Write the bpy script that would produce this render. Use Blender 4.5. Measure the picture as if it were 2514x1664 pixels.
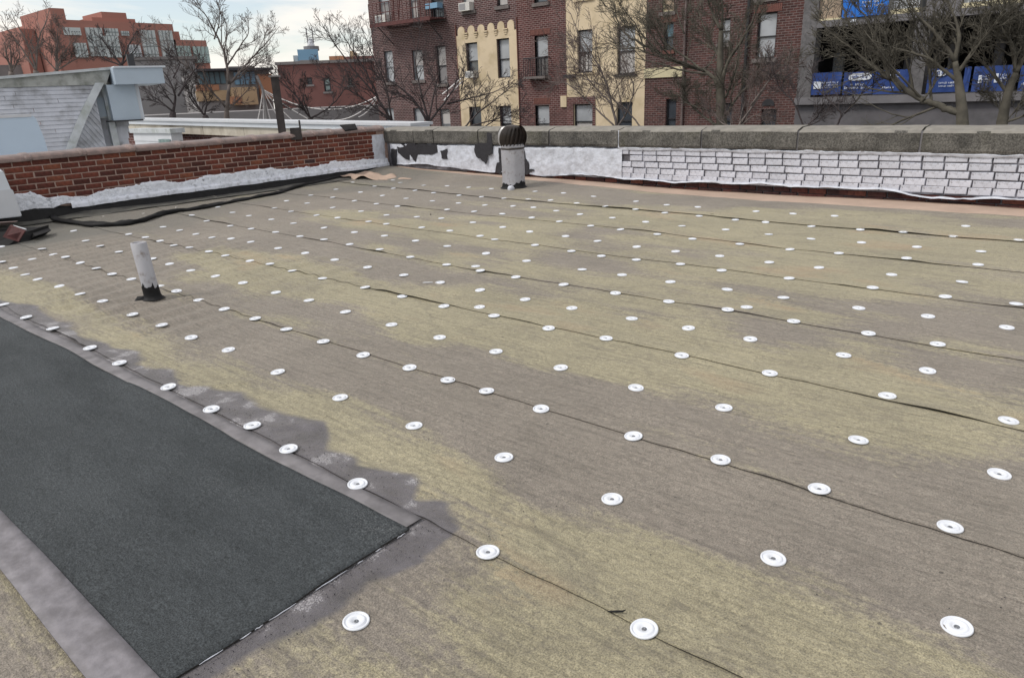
import bpy, math, random
import numpy as np
from mathutils import Vector, Matrix

for o in list(bpy.data.objects): bpy.data.objects.remove(o)
S = bpy.context.scene
COL = S.collection

# ------------------------------------------------------------------ camera
CAM_POS = np.array([0.0, 0.0, 1.4])
CR = np.array([0.76388689, 0.64411896, -0.03984443])
CU = np.array([-0.18420962, 0.27680106, 0.9431055])
CF = np.array([-0.61850112, 0.7130862, -0.33009761])
FPX, IW, IH = 1731.09, 2514.0, 1664.0
cd = bpy.data.cameras.new('camera'); cam = bpy.data.objects.new('camera', cd); COL.objects.link(cam)
cd.sensor_width = 36.0; cd.lens = FPX / IW * 36.0; cd.clip_start = 0.05; cd.clip_end = 2000
cam.matrix_world = Matrix(((CR[0], CU[0], -CF[0], 0), (CR[1], CU[1], -CF[1], 0), (CR[2], CU[2], -CF[2], 1.4), (0, 0, 0, 1)))
S.camera = cam
S.render.resolution_x, S.render.resolution_y = 1024, 677

# ------------------------------------------------------------------ sky and sun
SUN_EL, SUN_AZ = math.radians(50), math.radians(-150)     # azimuth measured from +Y towards +X
world = bpy.data.worlds.new('World'); S.world = world; world.use_nodes = True
wn, wl = world.node_tree.nodes, world.node_tree.links
wn.clear()
w_out = wn.new('ShaderNodeOutputWorld'); w_bg = wn.new('ShaderNodeBackground'); w_bg.inputs[1].default_value = 0.1
sky = wn.new('ShaderNodeTexSky'); sky.sky_type = 'NISHITA'; sky.sun_disc = False
sky.sun_elevation = SUN_EL; sky.sun_rotation = SUN_AZ; sky.air_density = 1.0; sky.dust_density = 0.6; sky.ozone_density = 1.0
tc = wn.new('ShaderNodeTexCoord'); mp = wn.new('ShaderNodeMapping'); mp.inputs['Scale'].default_value = (1.0, 1.0, 6.5)
mp.inputs['Rotation'].default_value = (0.0, 0.06, 0.4)
cn = wn.new('ShaderNodeTexNoise'); cn.inputs['Scale'].default_value = 2.6; cn.inputs['Detail'].default_value = 6; cn.inputs['Roughness'].default_value = 0.55
cn.inputs['Distortion'].default_value = 0.35
cr = wn.new('ShaderNodeValToRGB'); cr.color_ramp.elements[0].position = 0.40; cr.color_ramp.elements[1].position = 0.57
cr.color_ramp.elements[0].color = (0.30, 0.30, 0.30, 1); cr.color_ramp.elements[1].color = (1, 1, 1, 1)
cmx = wn.new('ShaderNodeMixRGB'); cmx.inputs[2].default_value = (7.3, 6.95, 6.45, 1)
wl.new(tc.outputs['Generated'], mp.inputs[0]); wl.new(mp.outputs[0], cn.inputs['Vector']); wl.new(cn.outputs['Fac'], cr.inputs[0])
wl.new(cr.outputs[0], cmx.inputs[0]); wl.new(sky.outputs[0], cmx.inputs[1]); wl.new(cmx.outputs[0], w_bg.inputs[0]); wl.new(w_bg.outputs[0], w_out.inputs[0])
sd = bpy.data.lights.new('sun', 'SUN'); sd.energy = 1.4; sd.angle = math.radians(16); sd.color = (1.0, 0.95, 0.87)
sun = bpy.data.objects.new('sun', sd); COL.objects.link(sun)
to_sun = Vector((math.sin(SUN_AZ) * math.cos(SUN_EL), math.cos(SUN_AZ) * math.cos(SUN_EL), math.sin(SUN_EL)))
sun.rotation_euler = to_sun.to_track_quat('Z', 'Y').to_euler()
S.view_settings.view_transform = 'Standard'; S.view_settings.look = 'None'; S.view_settings.gamma = 1.0
S.view_settings.use_curve_mapping = False
S.view_settings.exposure = 0.54

# ------------------------------------------------------------------ helpers
def ray(px, py):
    return CF + CR * (px - IW / 2) / FPX - CU * (py - IH / 2) / FPX
def at_z(px, py, z=0.0):
    d = ray(px, py); return CAM_POS + d * ((z - CAM_POS[2]) / d[2])
def at_y(px, py, Y):
    d = ray(px, py); return CAM_POS + d * (Y / d[1])
def at_x(px, py, X):
    d = ray(px, py); return CAM_POS + d * (X / d[0])
def at_d(px, py, dist):
    d = ray(px, py); return CAM_POS + d / math.hypot(d[0], d[1]) * dist
class Plane:
    """a vertical plane through p0 with horizontal direction u; n points towards the viewer"""
    def __init__(s, p0, ang):
        s.p0 = np.array([p0[0], p0[1], 0.0]); s.u = np.array([math.cos(ang), math.sin(ang), 0.0])
        s.n = np.array([s.u[1], -s.u[0], 0.0])
        if s.n @ (CAM_POS * (1, 1, 0) - s.p0) < 0: s.n = -s.n
    def uz(s, px, py):
        d = ray(px, py); t = (s.n @ (s.p0 - CAM_POS)) / (s.n @ d); p = CAM_POS + d * t
        return float((p - s.p0) @ s.u), float(p[2])
    def pt(s, u, z, d=0.0):
        p = s.p0 + s.u * u + s.n * d; return (p[0], p[1], z)
    def rect(s, x0, y0, x1, y1):
        ym, xm = (y0 + y1) / 2, (x0 + x1) / 2
        a, b = s.uz(x0, ym)[0], s.uz(x1, ym)[0]; t, q = s.uz(xm, y0)[1], s.uz(xm, y1)[1]
        return (min(a, b), max(a, b), q, t)
def facing(px, py, dist, turn=0.0):
    """a plane square to the sight line through a pixel, optionally turned"""
    p = at_d(px, py, dist); a = math.atan2(p[1], p[0]) - math.pi / 2 + math.radians(turn)
    return Plane(p, a)

def wpos(o):
    v = Vector((0, 0, 0))
    while o is not None: v += o.location; o = o.parent
    return v
class MB:
    def __init__(s): s.v = []; s.f = []; s.uv = []
    def add(s, vs, fs, uvs=None):
        b = len(s.v); s.v += [tuple(map(float, p)) for p in vs]
        s.f += [tuple(i + b for i in f) for f in fs]
        s.uv += (uvs if uvs is not None else [None] * len(fs))
    def quad(s, a, b, c, d, uv=None): s.add((a, b, c, d), [(0, 1, 2, 3)], [uv])
    def hexa(s, p):
        s.add(p, [(0, 3, 2, 1), (4, 5, 6, 7), (0, 1, 5, 4), (1, 2, 6, 5), (2, 3, 7, 6), (3, 0, 4, 7)])
    def box(s, x0, x1, y0, y1, z0, z1):
        s.hexa([(x0, y0, z0), (x1, y0, z0), (x1, y1, z0), (x0, y1, z0), (x0, y0, z1), (x1, y0, z1), (x1, y1, z1), (x0, y1, z1)])
    def pbox(s, P, u0, u1, z0, z1, d0, d1):
        q = [P.pt(u, z, d) for z in (z0, z1) for (u, d) in ((u0, d0), (u1, d0), (u1, d1), (u0, d1))]
        s.hexa(q)
    def poly(s, pts, off):
        """closed prism: polygon pts (3d) extruded by off (3d)"""
        n = len(pts); off = np.array(off); q = [tuple(np.array(p) + off) for p in pts]
        s.add(list(pts) + q, [tuple(range(n))[::-1], tuple(range(n, 2 * n))] + [(i, (i + 1) % n, n + (i + 1) % n, n + i) for i in range(n)])
    def tube(s, pts, rad, n=6, cap=True):
        pts = [np.array(p, float) for p in pts]; m = len(pts); rings = []
        prev = None
        for i in range(m):
            t = pts[min(i + 1, m - 1)] - pts[max(i - 1, 0)]; L = np.linalg.norm(t); t = t / (L if L > 1e-9 else 1)
            if prev is None:
                a = np.array([0, 0, 1.0]) if abs(t[2]) < 0.9 else np.array([1.0, 0, 0])
                e = np.cross(t, a)
            else: e = prev - t * (prev @ t)
            e /= np.linalg.norm(e); prev = e; g = np.cross(t, e)
            r = rad[i] if hasattr(rad, '__len__') else rad
            rings.append([pts[i] + r * (math.cos(2 * math.pi * k / n) * e + math.sin(2 * math.pi * k / n) * g) for k in range(n)])
        vs = [p for R_ in rings for p in R_]
        fs = [(i * n + k, i * n + (k + 1) % n, (i + 1) * n + (k + 1) % n, (i + 1) * n + k) for i in range(m - 1) for k in range(n)]
        if cap: fs += [tuple(range(n))[::-1], tuple((m - 1) * n + k for k in range(n))]
        s.add(vs, fs)
    def lathe(s, prof, n=24, c=(0, 0, 0), closed=False):
        vs = []; fs = []; m = len(prof)
        for r, z in prof:
            for k in range(n): vs.append((c[0] + r * math.cos(2 * math.pi * k / n), c[1] + r * math.sin(2 * math.pi * k / n), c[2] + z))
        for i in range(m - 1):
            for k in range(n): fs.append((i * n + k, i * n + (k + 1) % n, (i + 1) * n + (k + 1) % n, (i + 1) * n + k))
        fs.append(tuple((m - 1) * n + k for k in range(n)))
        s.add(vs, fs)
    def grid(s, fn, nu, nv):
        b = [fn(i / nu, j / nv) for i in range(nu + 1) for j in range(nv + 1)]
        s.add(b, [(i * (nv + 1) + j, (i + 1) * (nv + 1) + j, (i + 1) * (nv + 1) + j + 1, i * (nv + 1) + j + 1) for i in range(nu) for j in range(nv)])
    def mesh(s, name, off=(0, 0, 0), smooth=False, mat=None):
        me = bpy.data.meshes.new(name)
        me.from_pydata([(p[0] - off[0], p[1] - off[1], p[2] - off[2]) for p in s.v], [], s.f)
        if any(u is not None for u in s.uv):
            L = me.uv_layers.new(name='UVMap').data; k = 0
            for f, u in zip(s.f, s.uv):
                for i in range(len(f)):
                    if u is not None: L[k].uv = u[i]
                    k += 1
        if mat: me.materials.append(mat)
        if smooth: me.polygons.foreach_set('use_smooth', [True] * len(me.polygons))
        me.update(); return me
    def build(s, name, mat, parent=None, smooth=False, origin=None):
        off = wpos(parent) if parent else Vector((0, 0, 0))
        loc = Vector(origin) if origin is not None else off
        o = bpy.data.objects.new(name, s.mesh(name, loc, smooth, mat)); COL.objects.link(o)
        o.location = loc - off if parent else loc
        if parent: o.parent = parent
        return o
def tag(o, label=None, cat=None, group=None, kind=None):
    if label: o['label'] = label
    if cat: o['category'] = cat
    if group: o['group'] = group
    if kind: o['kind'] = kind
    return o
def thing(name, loc, label, cat, group=None):
    o = bpy.data.objects.new(name, None); COL.objects.link(o); o.location = loc; o.empty_display_size = 0.1
    return tag(o, label, cat, group)
def place(name, me, parent, loc, scale=(1, 1, 1), rot=(0, 0, 0)):
    o = bpy.data.objects.new(name, me); COL.objects.link(o)
    o.location = Vector(loc) - (wpos(parent) if parent else Vector((0, 0, 0))); o.scale = scale; o.rotation_euler = rot
    if parent: o.parent = parent
    return o
ORD = ['zeroth', 'first', 'second', 'third', 'fourth', 'fifth', 'sixth', 'seventh', 'eighth', 'ninth', 'tenth', 'eleventh', 'twelfth', 'thirteenth', 'fourteenth', 'fifteenth', 'sixteenth', 'seventeenth', 'eighteenth', 'nineteenth', 'twentieth', 'twenty-first', 'twenty-second', 'twenty-third', 'twenty-fourth']

# smooth value noise for geometry
class VN:
    def __init__(s, seed): s.t = np.random.default_rng(seed).uniform(-1, 1, (64, 64))
    def __call__(s, x, y=0.0):
        x, y = np.asarray(x, float), np.asarray(y, float)
        xi, yi = np.floor(x).astype(int), np.floor(y).astype(int); fx, fy = x - xi, y - yi
        fx, fy = fx * fx * (3 - 2 * fx), fy * fy * (3 - 2 * fy)
        T = s.t; a = T[xi % 64, yi % 64]; b = T[(xi + 1) % 64, yi % 64]; c = T[xi % 64, (yi + 1) % 64]; d = T[(xi + 1) % 64, (yi + 1) % 64]
        return a * (1 - fx) * (1 - fy) + b * fx * (1 - fy) + c * (1 - fx) * fy + d * fx * fy
vn1, vn2, vn3 = VN(1), VN(2), VN(3)
def sm(x): x = np.clip(x, 0, 1); return x * x * (3 - 2 * x)

# ------------------------------------------------------------------ materials
class NT:
    def __init__(s, name):
        s.m = bpy.data.materials.new(name); s.m.use_nodes = True; s.n = s.m.node_tree.nodes; s.l = s.m.node_tree.links
        s.b = s.n['Principled BSDF']; s.tc = s.n.new('ShaderNodeTexCoord')
    def set(s, node, key, v):
        if hasattr(v, 'is_output') or isinstance(v, bpy.types.NodeSocket): s.l.new(v, node.inputs[key])
        else: node.inputs[key].default_value = v
    def mapping(s, scale=(1, 1, 1), src='Object', rot=(0, 0, 0)):
        m = s.n.new('ShaderNodeMapping'); m.inputs['Scale'].default_value = scale; m.inputs['Rotation'].default_value = rot
        s.l.new(s.tc.outputs[src], m.inputs[0]); return m.outputs[0]
    def noise(s, scale, detail=4, rough=0.55, vec=None, dist=0.0):
        t = s.n.new('ShaderNodeTexNoise'); t.inputs['Scale'].default_value = scale; t.inputs['Detail'].default_value = detail
        t.inputs['Roughness'].default_value = rough; t.inputs['Distortion'].default_value = dist
        s.l.new(vec if vec is not None else s.tc.outputs['Object'], t.inputs['Vector']); return t.outputs['Fac']
    def ramp(s, fac, stops):
        r = s.n.new('ShaderNodeValToRGB'); e = r.color_ramp.elements
        while len(e) < len(stops): e.new(0.5)
        for k, (p, c) in enumerate(stops):
            e[k].position = p; e[k].color = (c[0], c[1], c[2], 1) if hasattr(c, '__len__') else (c, c, c, 1)
        s.l.new(fac, r.inputs[0]); return r.outputs[0]
    def mix(s, fac, a, b, mode='MIX'):
        m = s.n.new('ShaderNodeMixRGB'); m.blend_type = mode
        for k, v in ((0, fac), (1, a), (2, b)):
            if isinstance(v, bpy.types.NodeSocket): s.l.new(v, m.inputs[k])
            elif k == 0: m.inputs[0].default_value = v
            else: m.inputs[k].default_value = (v[0], v[1], v[2], 1)
        return m.outputs[0]
    def math(s, op, a, b=0.0, c=0.0):
        m = s.n.new('ShaderNodeMath'); m.operation = op
        for k, v in enumerate((a, b, c)):
            if isinstance(v, bpy.types.NodeSocket): s.l.new(v, m.inputs[k])
            else: m.inputs[k].default_value = v
        return m.outputs[0]
    def attr(s, name):
        a = s.n.new('ShaderNodeAttribute'); a.attribute_name = name; return a.outputs['Fac']
    def rnd(s): return s.n.new('ShaderNodeObjectInfo').outputs['Random']
    def bump(s, h, strength=0.4, dist=0.01):
        b = s.n.new('ShaderNodeBump'); b.inputs['Strength'].default_value = strength; b.inputs['Distance'].default_value = dist
        s.l.new(h, b.inputs['Height']); s.l.new(b.outputs[0], s.b.inputs['Normal'])
    def done(s, col, rough=0.8, metal=0.0, spec=0.4):
        if isinstance(col, bpy.types.NodeSocket): s.l.new(col, s.b.inputs['Base Color'])
        else: s.b.inputs['Base Color'].default_value = (col[0], col[1], col[2], 1)
        if isinstance(rough, bpy.types.NodeSocket): s.l.new(rough, s.b.inputs['Roughness'])
        else: s.b.inputs['Roughness'].default_value = rough
        s.b.inputs['Metallic'].default_value = metal; s.b.inputs['Specular IOR Level'].default_value = spec
        return s.m
def m_simple(name, c, rough=0.8, var=0.18, scale=6.0, bump=0.25, bscale=60.0, metal=0.0, spec=0.4, stain=None, rnd=0.0, bdist=0.004):
    t = NT(name); n = t.noise(scale, 5)
    lo = tuple(x * (1 - var) for x in c); hi = tuple(min(1, x * (1 + var)) for x in c)
    col = t.ramp(n, [(0.3, lo), (0.7, hi)])
    if stain:
        sc, amt, sv = stain; n2 = t.noise(sv, 6, 0.6)
        col = t.mix(t.ramp(n2, [(0.5 - amt * 0.3, 0.0), (0.75, 1.0)]), col, sc)
    if rnd:
        col = t.mix(1.0, col, t.ramp(t.rnd(), [(0.0, 1 - rnd), (1.0, 1.0)]), 'MULTIPLY')
    if bump: t.bump(t.noise(bscale, 4), bump, bdist)
    return t.done(col, rough, metal, spec)
def m_facade_brick(name, c1, c2, mortar, bw=0.225, bh=0.08, dirt=0.35):
    t = NT(name); br = t.n.new('ShaderNodeTexBrick'); t.l.new(t.tc.outputs['UV'], br.inputs['Vector'])
    br.inputs['Color1'].default_value = (*c1, 1); br.inputs['Color2'].default_value = (*c2, 1); br.inputs['Mortar'].default_value = (*mortar, 1)
    br.inputs['Scale'].default_value = 1.0; br.inputs['Brick Width'].default_value = bw; br.inputs['Row Height'].default_value = bh
    br.inputs['Mortar Size'].default_value = 0.011; br.inputs['Mortar Smooth'].default_value = 0.2
    n = t.noise(0.7, 6, 0.6); col = t.mix(1.0, br.outputs['Color'], t.ramp(n, [(0.3, 1 - dirt), (0.7, 1.1)]), 'MULTIPLY')
    n2 = t.noise(9.0, 3); col = t.mix(1.0, col, t.ramp(n2, [(0.3, 0.75), (0.7, 1.2)]), 'MULTIPLY')
    t.bump(t.math('SUBTRACT', 1.0, br.outputs['Fac']), 0.5, 0.01)
    return t.done(col, 0.9, 0, 0.2)

def m_brick(name, cols, rnd_dark=0.5):
    t = NT(name); col = t.ramp(t.rnd(), cols)
    n = t.noise(24.0, 5); col = t.mix(1.0, col, t.ramp(n, [(0.3, 0.6), (0.7, 1.25)]), 'MULTIPLY')
    n2 = t.noise(7.0, 4); col = t.mix(t.ramp(n2, [(0.55, 0.0), (0.8, 0.5)]), col, (0.05, 0.035, 0.03))
    t.bump(t.noise(90.0, 4), 0.5, 0.004)
    return t.done(col, 0.85, 0, 0.3)
M = {}
M['red_brick'] = m_brick('red_brick', [(0.0, (0.075, 0.026, 0.021)), (0.35, (0.13, 0.039, 0.029)), (0.7, (0.19, 0.056, 0.037)), (0.92, (0.235, 0.082, 0.047)), (1.0, (0.06, 0.036, 0.038))])
M['mortar'] = m_simple('mortar', (0.37, 0.265, 0.228), 0.95, 0.2, 30, 0.5)
M['dark_mortar'] = m_simple('dark_mortar', (0.115, 0.112, 0.125), 0.95, 0.25, 20, 0.5, stain=((0.40, 0.40, 0.45), 0.1, 4.0))
M['shaded_brick'] = m_brick('shaded_brick', [(0.0, (0.030, 0.014, 0.015)), (0.5, (0.062, 0.024, 0.022)), (0.85, (0.10, 0.034, 0.028)), (1.0, (0.15, 0.055, 0.040))])  # maroon bricks at the wall foot, their shade put into the darker colour
M['painted_brick'] = m_simple('painted_brick', (0.61, 0.625, 0.70), 0.6, 0.10, 14, 0.4, 45, stain=((0.20, 0.19, 0.20), -0.05, 30.0), rnd=0.16)
M['white_coating'] = m_simple('white_coating', (0.62, 0.65, 0.73), 0.55, 0.10, 5, 0.8, 28, stain=((0.42, 0.43, 0.47), 0.2, 9.0), bdist=0.012)
M['white_band'] = m_simple('white_band', (0.80, 0.83, 0.92), 0.5, 0.07, 4, 0.3, 40, stain=((0.40, 0.41, 0.44), 0.1, 14.0))
M['rough_flashing'] = m_simple('rough_flashing', (0.80, 0.83, 0.91), 0.5, 0.10, 16, 0.9, 36, stain=((0.20, 0.21, 0.24), -0.25, 17.0), bdist=0.02)
M['tar'] = m_simple('tar', (0.011, 0.011, 0.012), 0.62, 0.3, 12, 0.6, 40, spec=0.22)
M['grey_margin'] = m_simple('grey_margin', (0.105, 0.103, 0.092), 0.85, 0.3, 4, 0.5, 40, stain=((0.03, 0.03, 0.03), 0.05, 6.0))
M['tar_patch'] = m_simple('tar_patch', (0.028, 0.027, 0.032), 0.7, 0.25, 20, 0.5, 50)
M['sheet_edge'] = m_simple('sheet_edge', (0.02, 0.018, 0.016), 0.9, 0.2, 20, 0)
M['terracotta'] = m_simple('terracotta', (0.205, 0.145, 0.13), 0.38, 0.22, 7, 0.25, 40, spec=0.5, stain=((0.12, 0.09, 0.085), 0.2, 10.0))
M['peach'] = m_simple('peach', (0.46, 0.345, 0.275), 0.8, 0.12, 2.2, 0.2, 60, stain=((0.40, 0.30, 0.24), 0.15, 5.0))
M['plate'] = m_simple('plate', (0.74, 0.77, 0.83), 0.4, 0.03, 10, 0, spec=0.5)
M['screw'] = m_simple('screw', (0.22, 0.23, 0.25), 0.4, 0.2, 80, 0, metal=0.7)
t = NT('concrete_coping'); n = t.noise(3.0, 6, 0.65); col = t.ramp(n, [(0.3, (0.062, 0.060, 0.056)), (0.55, (0.130, 0.124, 0.114)), (0.75, (0.20, 0.192, 0.175))])
n2 = t.noise(55.0, 4, 0.7); col = t.mix(1.0, col, t.ramp(n2, [(0.35, 0.45), (0.65, 1.45)]), 'MULTIPLY')
n3 = t.noise(1.6, 4); col = t.mix(t.ramp(n3, [(0.55, 0.0), (0.75, 0.35)]), col, (0.12, 0.115, 0.06)); t.bump(n2, 0.6, 0.006)
M['coping'] = t.done(col, 0.95, 0, 0.2)
M['coping_lit_top'] = m_simple('coping_lit_top', (0.235, 0.222, 0.20), 0.9, 0.2, 9, 0.4, 60)  # paler concrete for upward faces, the light on them put into the colour
M['steel_paint'] = m_simple('steel_paint', (0.37, 0.37, 0.40), 0.55, 0.14, 4, 0.15, 30, spec=0.45, stain=((0.15, 0.12, 0.10), -0.1, 16.0))
M['black_metal'] = m_simple('black_metal', (0.036, 0.028, 0.024), 0.38, 0.3, 30, 0.1, 60, spec=0.5)
M['gal_fin'] = m_simple('gal_fin', (0.45, 0.44, 0.44), 0.45, 0.1, 10, 0, metal=0.4)
M['glass'] = m_simple('glass', (0.055, 0.065, 0.08), 0.12, 0.2, 1.5, 0, spec=0.9)
M['pale_glass'] = m_simple('pale_glass', (0.36, 0.38, 0.41), 0.2, 0.15, 1.5, 0, spec=0.8)
M['blind'] = m_simple('blind', (0.48, 0.46, 0.45), 0.8, 0.1, 2, 0)
M['black_frame'] = m_simple('black_frame', (0.028, 0.028, 0.032), 0.5, 0.2, 8, 0)
M['grey_frame'] = m_simple('grey_frame', (0.19, 0.2, 0.22), 0.6, 0.2, 8, 0)
M['stone_sill'] = m_simple('stone_sill', (0.16, 0.14, 0.135), 0.9, 0.2, 6, 0.3)
M['yellow_stucco'] = m_simple('yellow_stucco', (0.66, 0.545, 0.385), 0.9, 0.07, 0.8, 0.3, 25, stain=((0.45, 0.36, 0.22), 0.1, 1.3))
M['iron_red'] = m_simple('iron_red', (0.11, 0.042, 0.040), 0.75, 0.25, 12, 0.2)
M['iron_black'] = m_simple('iron_black', (0.03, 0.026, 0.03), 0.6, 0.2, 12, 0)
M['ac_white'] = m_simple('ac_white', (0.62, 0.61, 0.58), 0.5, 0.08, 12, 0)
M['ac_grille'] = m_simple('ac_grille', (0.30, 0.30, 0.31), 0.6, 0.2, 60, 0)
M['tenement_brick'] = m_facade_brick('tenement_brick', (0.085, 0.046, 0.046), (0.135, 0.068, 0.066), (0.30, 0.245, 0.24))
M['red_facade'] = m_facade_brick('red_facade', (0.095, 0.040, 0.038), (0.145, 0.058, 0.054), (0.28, 0.21, 0.20))
M['brown_facade'] = m_facade_brick('brown_facade', (0.072, 0.038, 0.036), (0.125, 0.056, 0.050), (0.19, 0.15, 0.145))
M['soldier'] = m_simple('soldier', (0.17, 0.075, 0.062), 0.9, 0.25, 20, 0.3)
M['grey_block'] = m_facade_brick('grey_block', (0.105, 0.103, 0.115), (0.13, 0.126, 0.138), (0.16, 0.155, 0.16), 0.4, 0.2)
M['grey_wall'] = m_simple('grey_wall', (0.125, 0.12, 0.13), 0.9, 0.15, 1.5, 0.3, 20, stain=((0.08, 0.08, 0.085), 0.1, 2.0))
M['concrete_dark'] = m_simple('concrete_dark', (0.16, 0.155, 0.165), 0.9, 0.15, 2, 0.2)
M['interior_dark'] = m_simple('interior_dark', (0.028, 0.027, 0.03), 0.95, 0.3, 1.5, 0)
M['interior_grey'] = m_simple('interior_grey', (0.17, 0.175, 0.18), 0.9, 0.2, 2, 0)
M['banner_blue'] = m_simple('banner_blue', (0.020, 0.052, 0.205), 0.6, 0.15, 1.5, 0.1, 5)
M['banner_bright'] = m_simple('banner_bright', (0.012, 0.16, 0.62), 0.5, 0.08, 1.5, 0)
M['print_white'] = m_simple('print_white', (0.62, 0.66, 0.74), 0.7, 0.15, 14, 0)
M['plywood'] = m_simple('plywood', (0.36, 0.28, 0.21), 0.85, 0.15, 3, 0.1)
M['cream_trim'] = m_simple('cream_trim', (0.60, 0.54, 0.36), 0.8, 0.1, 3, 0)
M['bark'] = m_simple('bark', (0.165, 0.140, 0.130), 0.95, 0.35, 5, 0.4, 40)
M['bark_dark'] = m_simple('bark_dark', (0.070, 0.058, 0.060), 0.95, 0.35, 5, 0.4, 40)
M['bark_olive'] = m_simple('bark_olive', (0.105, 0.096, 0.078), 0.95, 0.35, 5, 0.4, 40)
M['twig'] = m_simple('twig', (0.14, 0.11, 0.104), 0.95, 0.3, 3, 0)
M['siding'] = m_simple('siding', (0.53, 0.55, 0.61), 0.75, 0.10, 4, 0.2, 30, stain=((0.24, 0.245, 0.26), 0.05, 3.0), rnd=0.08)
M['siding_trim'] = m_simple('siding_trim', (0.50, 0.53, 0.56), 0.6, 0.10, 5, 0.2, stain=((0.30, 0.33, 0.30), 0.1, 4.0))
M['duct_metal'] = m_simple('duct_metal', (0.42, 0.50, 0.59), 0.45, 0.06, 2, 0.05, 10, spec=0.5)
M['stained_cap'] = m_simple('stained_cap', (0.36, 0.37, 0.36), 0.7, 0.15, 3, 0.2, stain=((0.15, 0.16, 0.14), 0.25, 5.0))
M['white_metal'] = m_simple('white_metal', (0.60, 0.64, 0.70), 0.4, 0.05, 1.5, 0.05, spec=0.5)
M['box_white'] = m_simple('box_white', (0.50, 0.62, 0.76), 0.35, 0.05, 0.8, 0.0, spec=0.5)
M['cap_white'] = m_simple('cap_white', (0.56, 0.58, 0.62), 0.5, 0.07, 2, 0.1)
M['cream_panel'] = m_simple('cream_panel', (0.52, 0.48, 0.41), 0.8, 0.1, 2, 0.1, stain=((0.26, 0.22, 0.17), 0.12, 1.6))
M['rusty_pole'] = m_simple('rusty_pole', (0.050, 0.043, 0.042), 0.8, 0.3, 6, 0.3)
M['far_red'] = m_simple('far_red', (0.35, 0.165, 0.135), 0.9, 0.10, 0.08, 0)
M['far_panel'] = m_simple('far_panel', (0.50, 0.54, 0.55), 0.6, 0.08, 0.1, 0)
M['far_line'] = m_simple('far_line', (0.23, 0.26, 0.27), 0.6, 0.08, 0.1, 0)
M['far_teal'] = m_simple('far_teal', (0.34, 0.44, 0.43), 0.5, 0.08, 0.1, 0)
M['far_glass'] = m_simple('far_glass', (0.10, 0.17, 0.21), 0.3, 0.15, 0.3, 0)
M['far_dark'] = m_simple('far_dark', (0.05, 0.05, 0.06), 0.8, 0.2, 0.3, 0)
M['far_roof'] = m_simple('far_roof', (0.20, 0.185, 0.185), 0.8, 0.2, 0.3, 0)
M['far_tan'] = m_simple('far_tan', (0.48, 0.35, 0.22), 0.8, 0.1, 0.3, 0)
M['far_orange'] = m_simple('far_orange', (0.40, 0.20, 0.12), 0.8, 0.1, 0.3, 0)
M['far_brick'] = m_simple('far_brick', (0.185, 0.088, 0.080), 0.9, 0.12, 0.5, 0)
M['far_grey'] = m_simple('far_grey', (0.26, 0.25, 0.255), 0.9, 0.15, 0.3, 0)
M['tank_blue'] = m_simple('tank_blue', (0.20, 0.36, 0.52), 0.6, 0.12, 0.3, 0)
M['rope'] = m_simple('rope', (0.80, 0.78, 0.78), 0.8, 0.1, 5, 0)
M['asphalt'] = m_simple('asphalt', (0.06, 0.058, 0.055), 0.95, 0.25, 0.2, 0.2, 10)
M['soil'] = m_simple('soil', (0.10, 0.095, 0.09), 0.95, 0.3, 0.4, 0.2, 6)
M['lap_strip'] = m_simple('lap_strip', (0.20, 0.19, 0.20), 0.6, 0.2, 6, 0.3, 60, stain=((0.10, 0.095, 0.10), 0.2, 9.0))
M['tape'] = m_simple('tape', (0.205, 0.195, 0.212), 0.6, 0.22, 26, 0.45, 60, stain=((0.13, 0.122, 0.13), 0.1, 12.0))
M['red_scrap'] = m_simple('red_scrap', (0.075, 0.026, 0.026), 0.8, 0.3, 10, 0.4)
M['grey_scrap'] = m_simple('grey_scrap', (0.26, 0.20, 0.19), 0.8, 0.2, 10, 0.3)
M['wood_chip'] = m_simple('wood_chip', (0.45, 0.43, 0.41), 0.8, 0.1, 10, 0)

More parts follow.
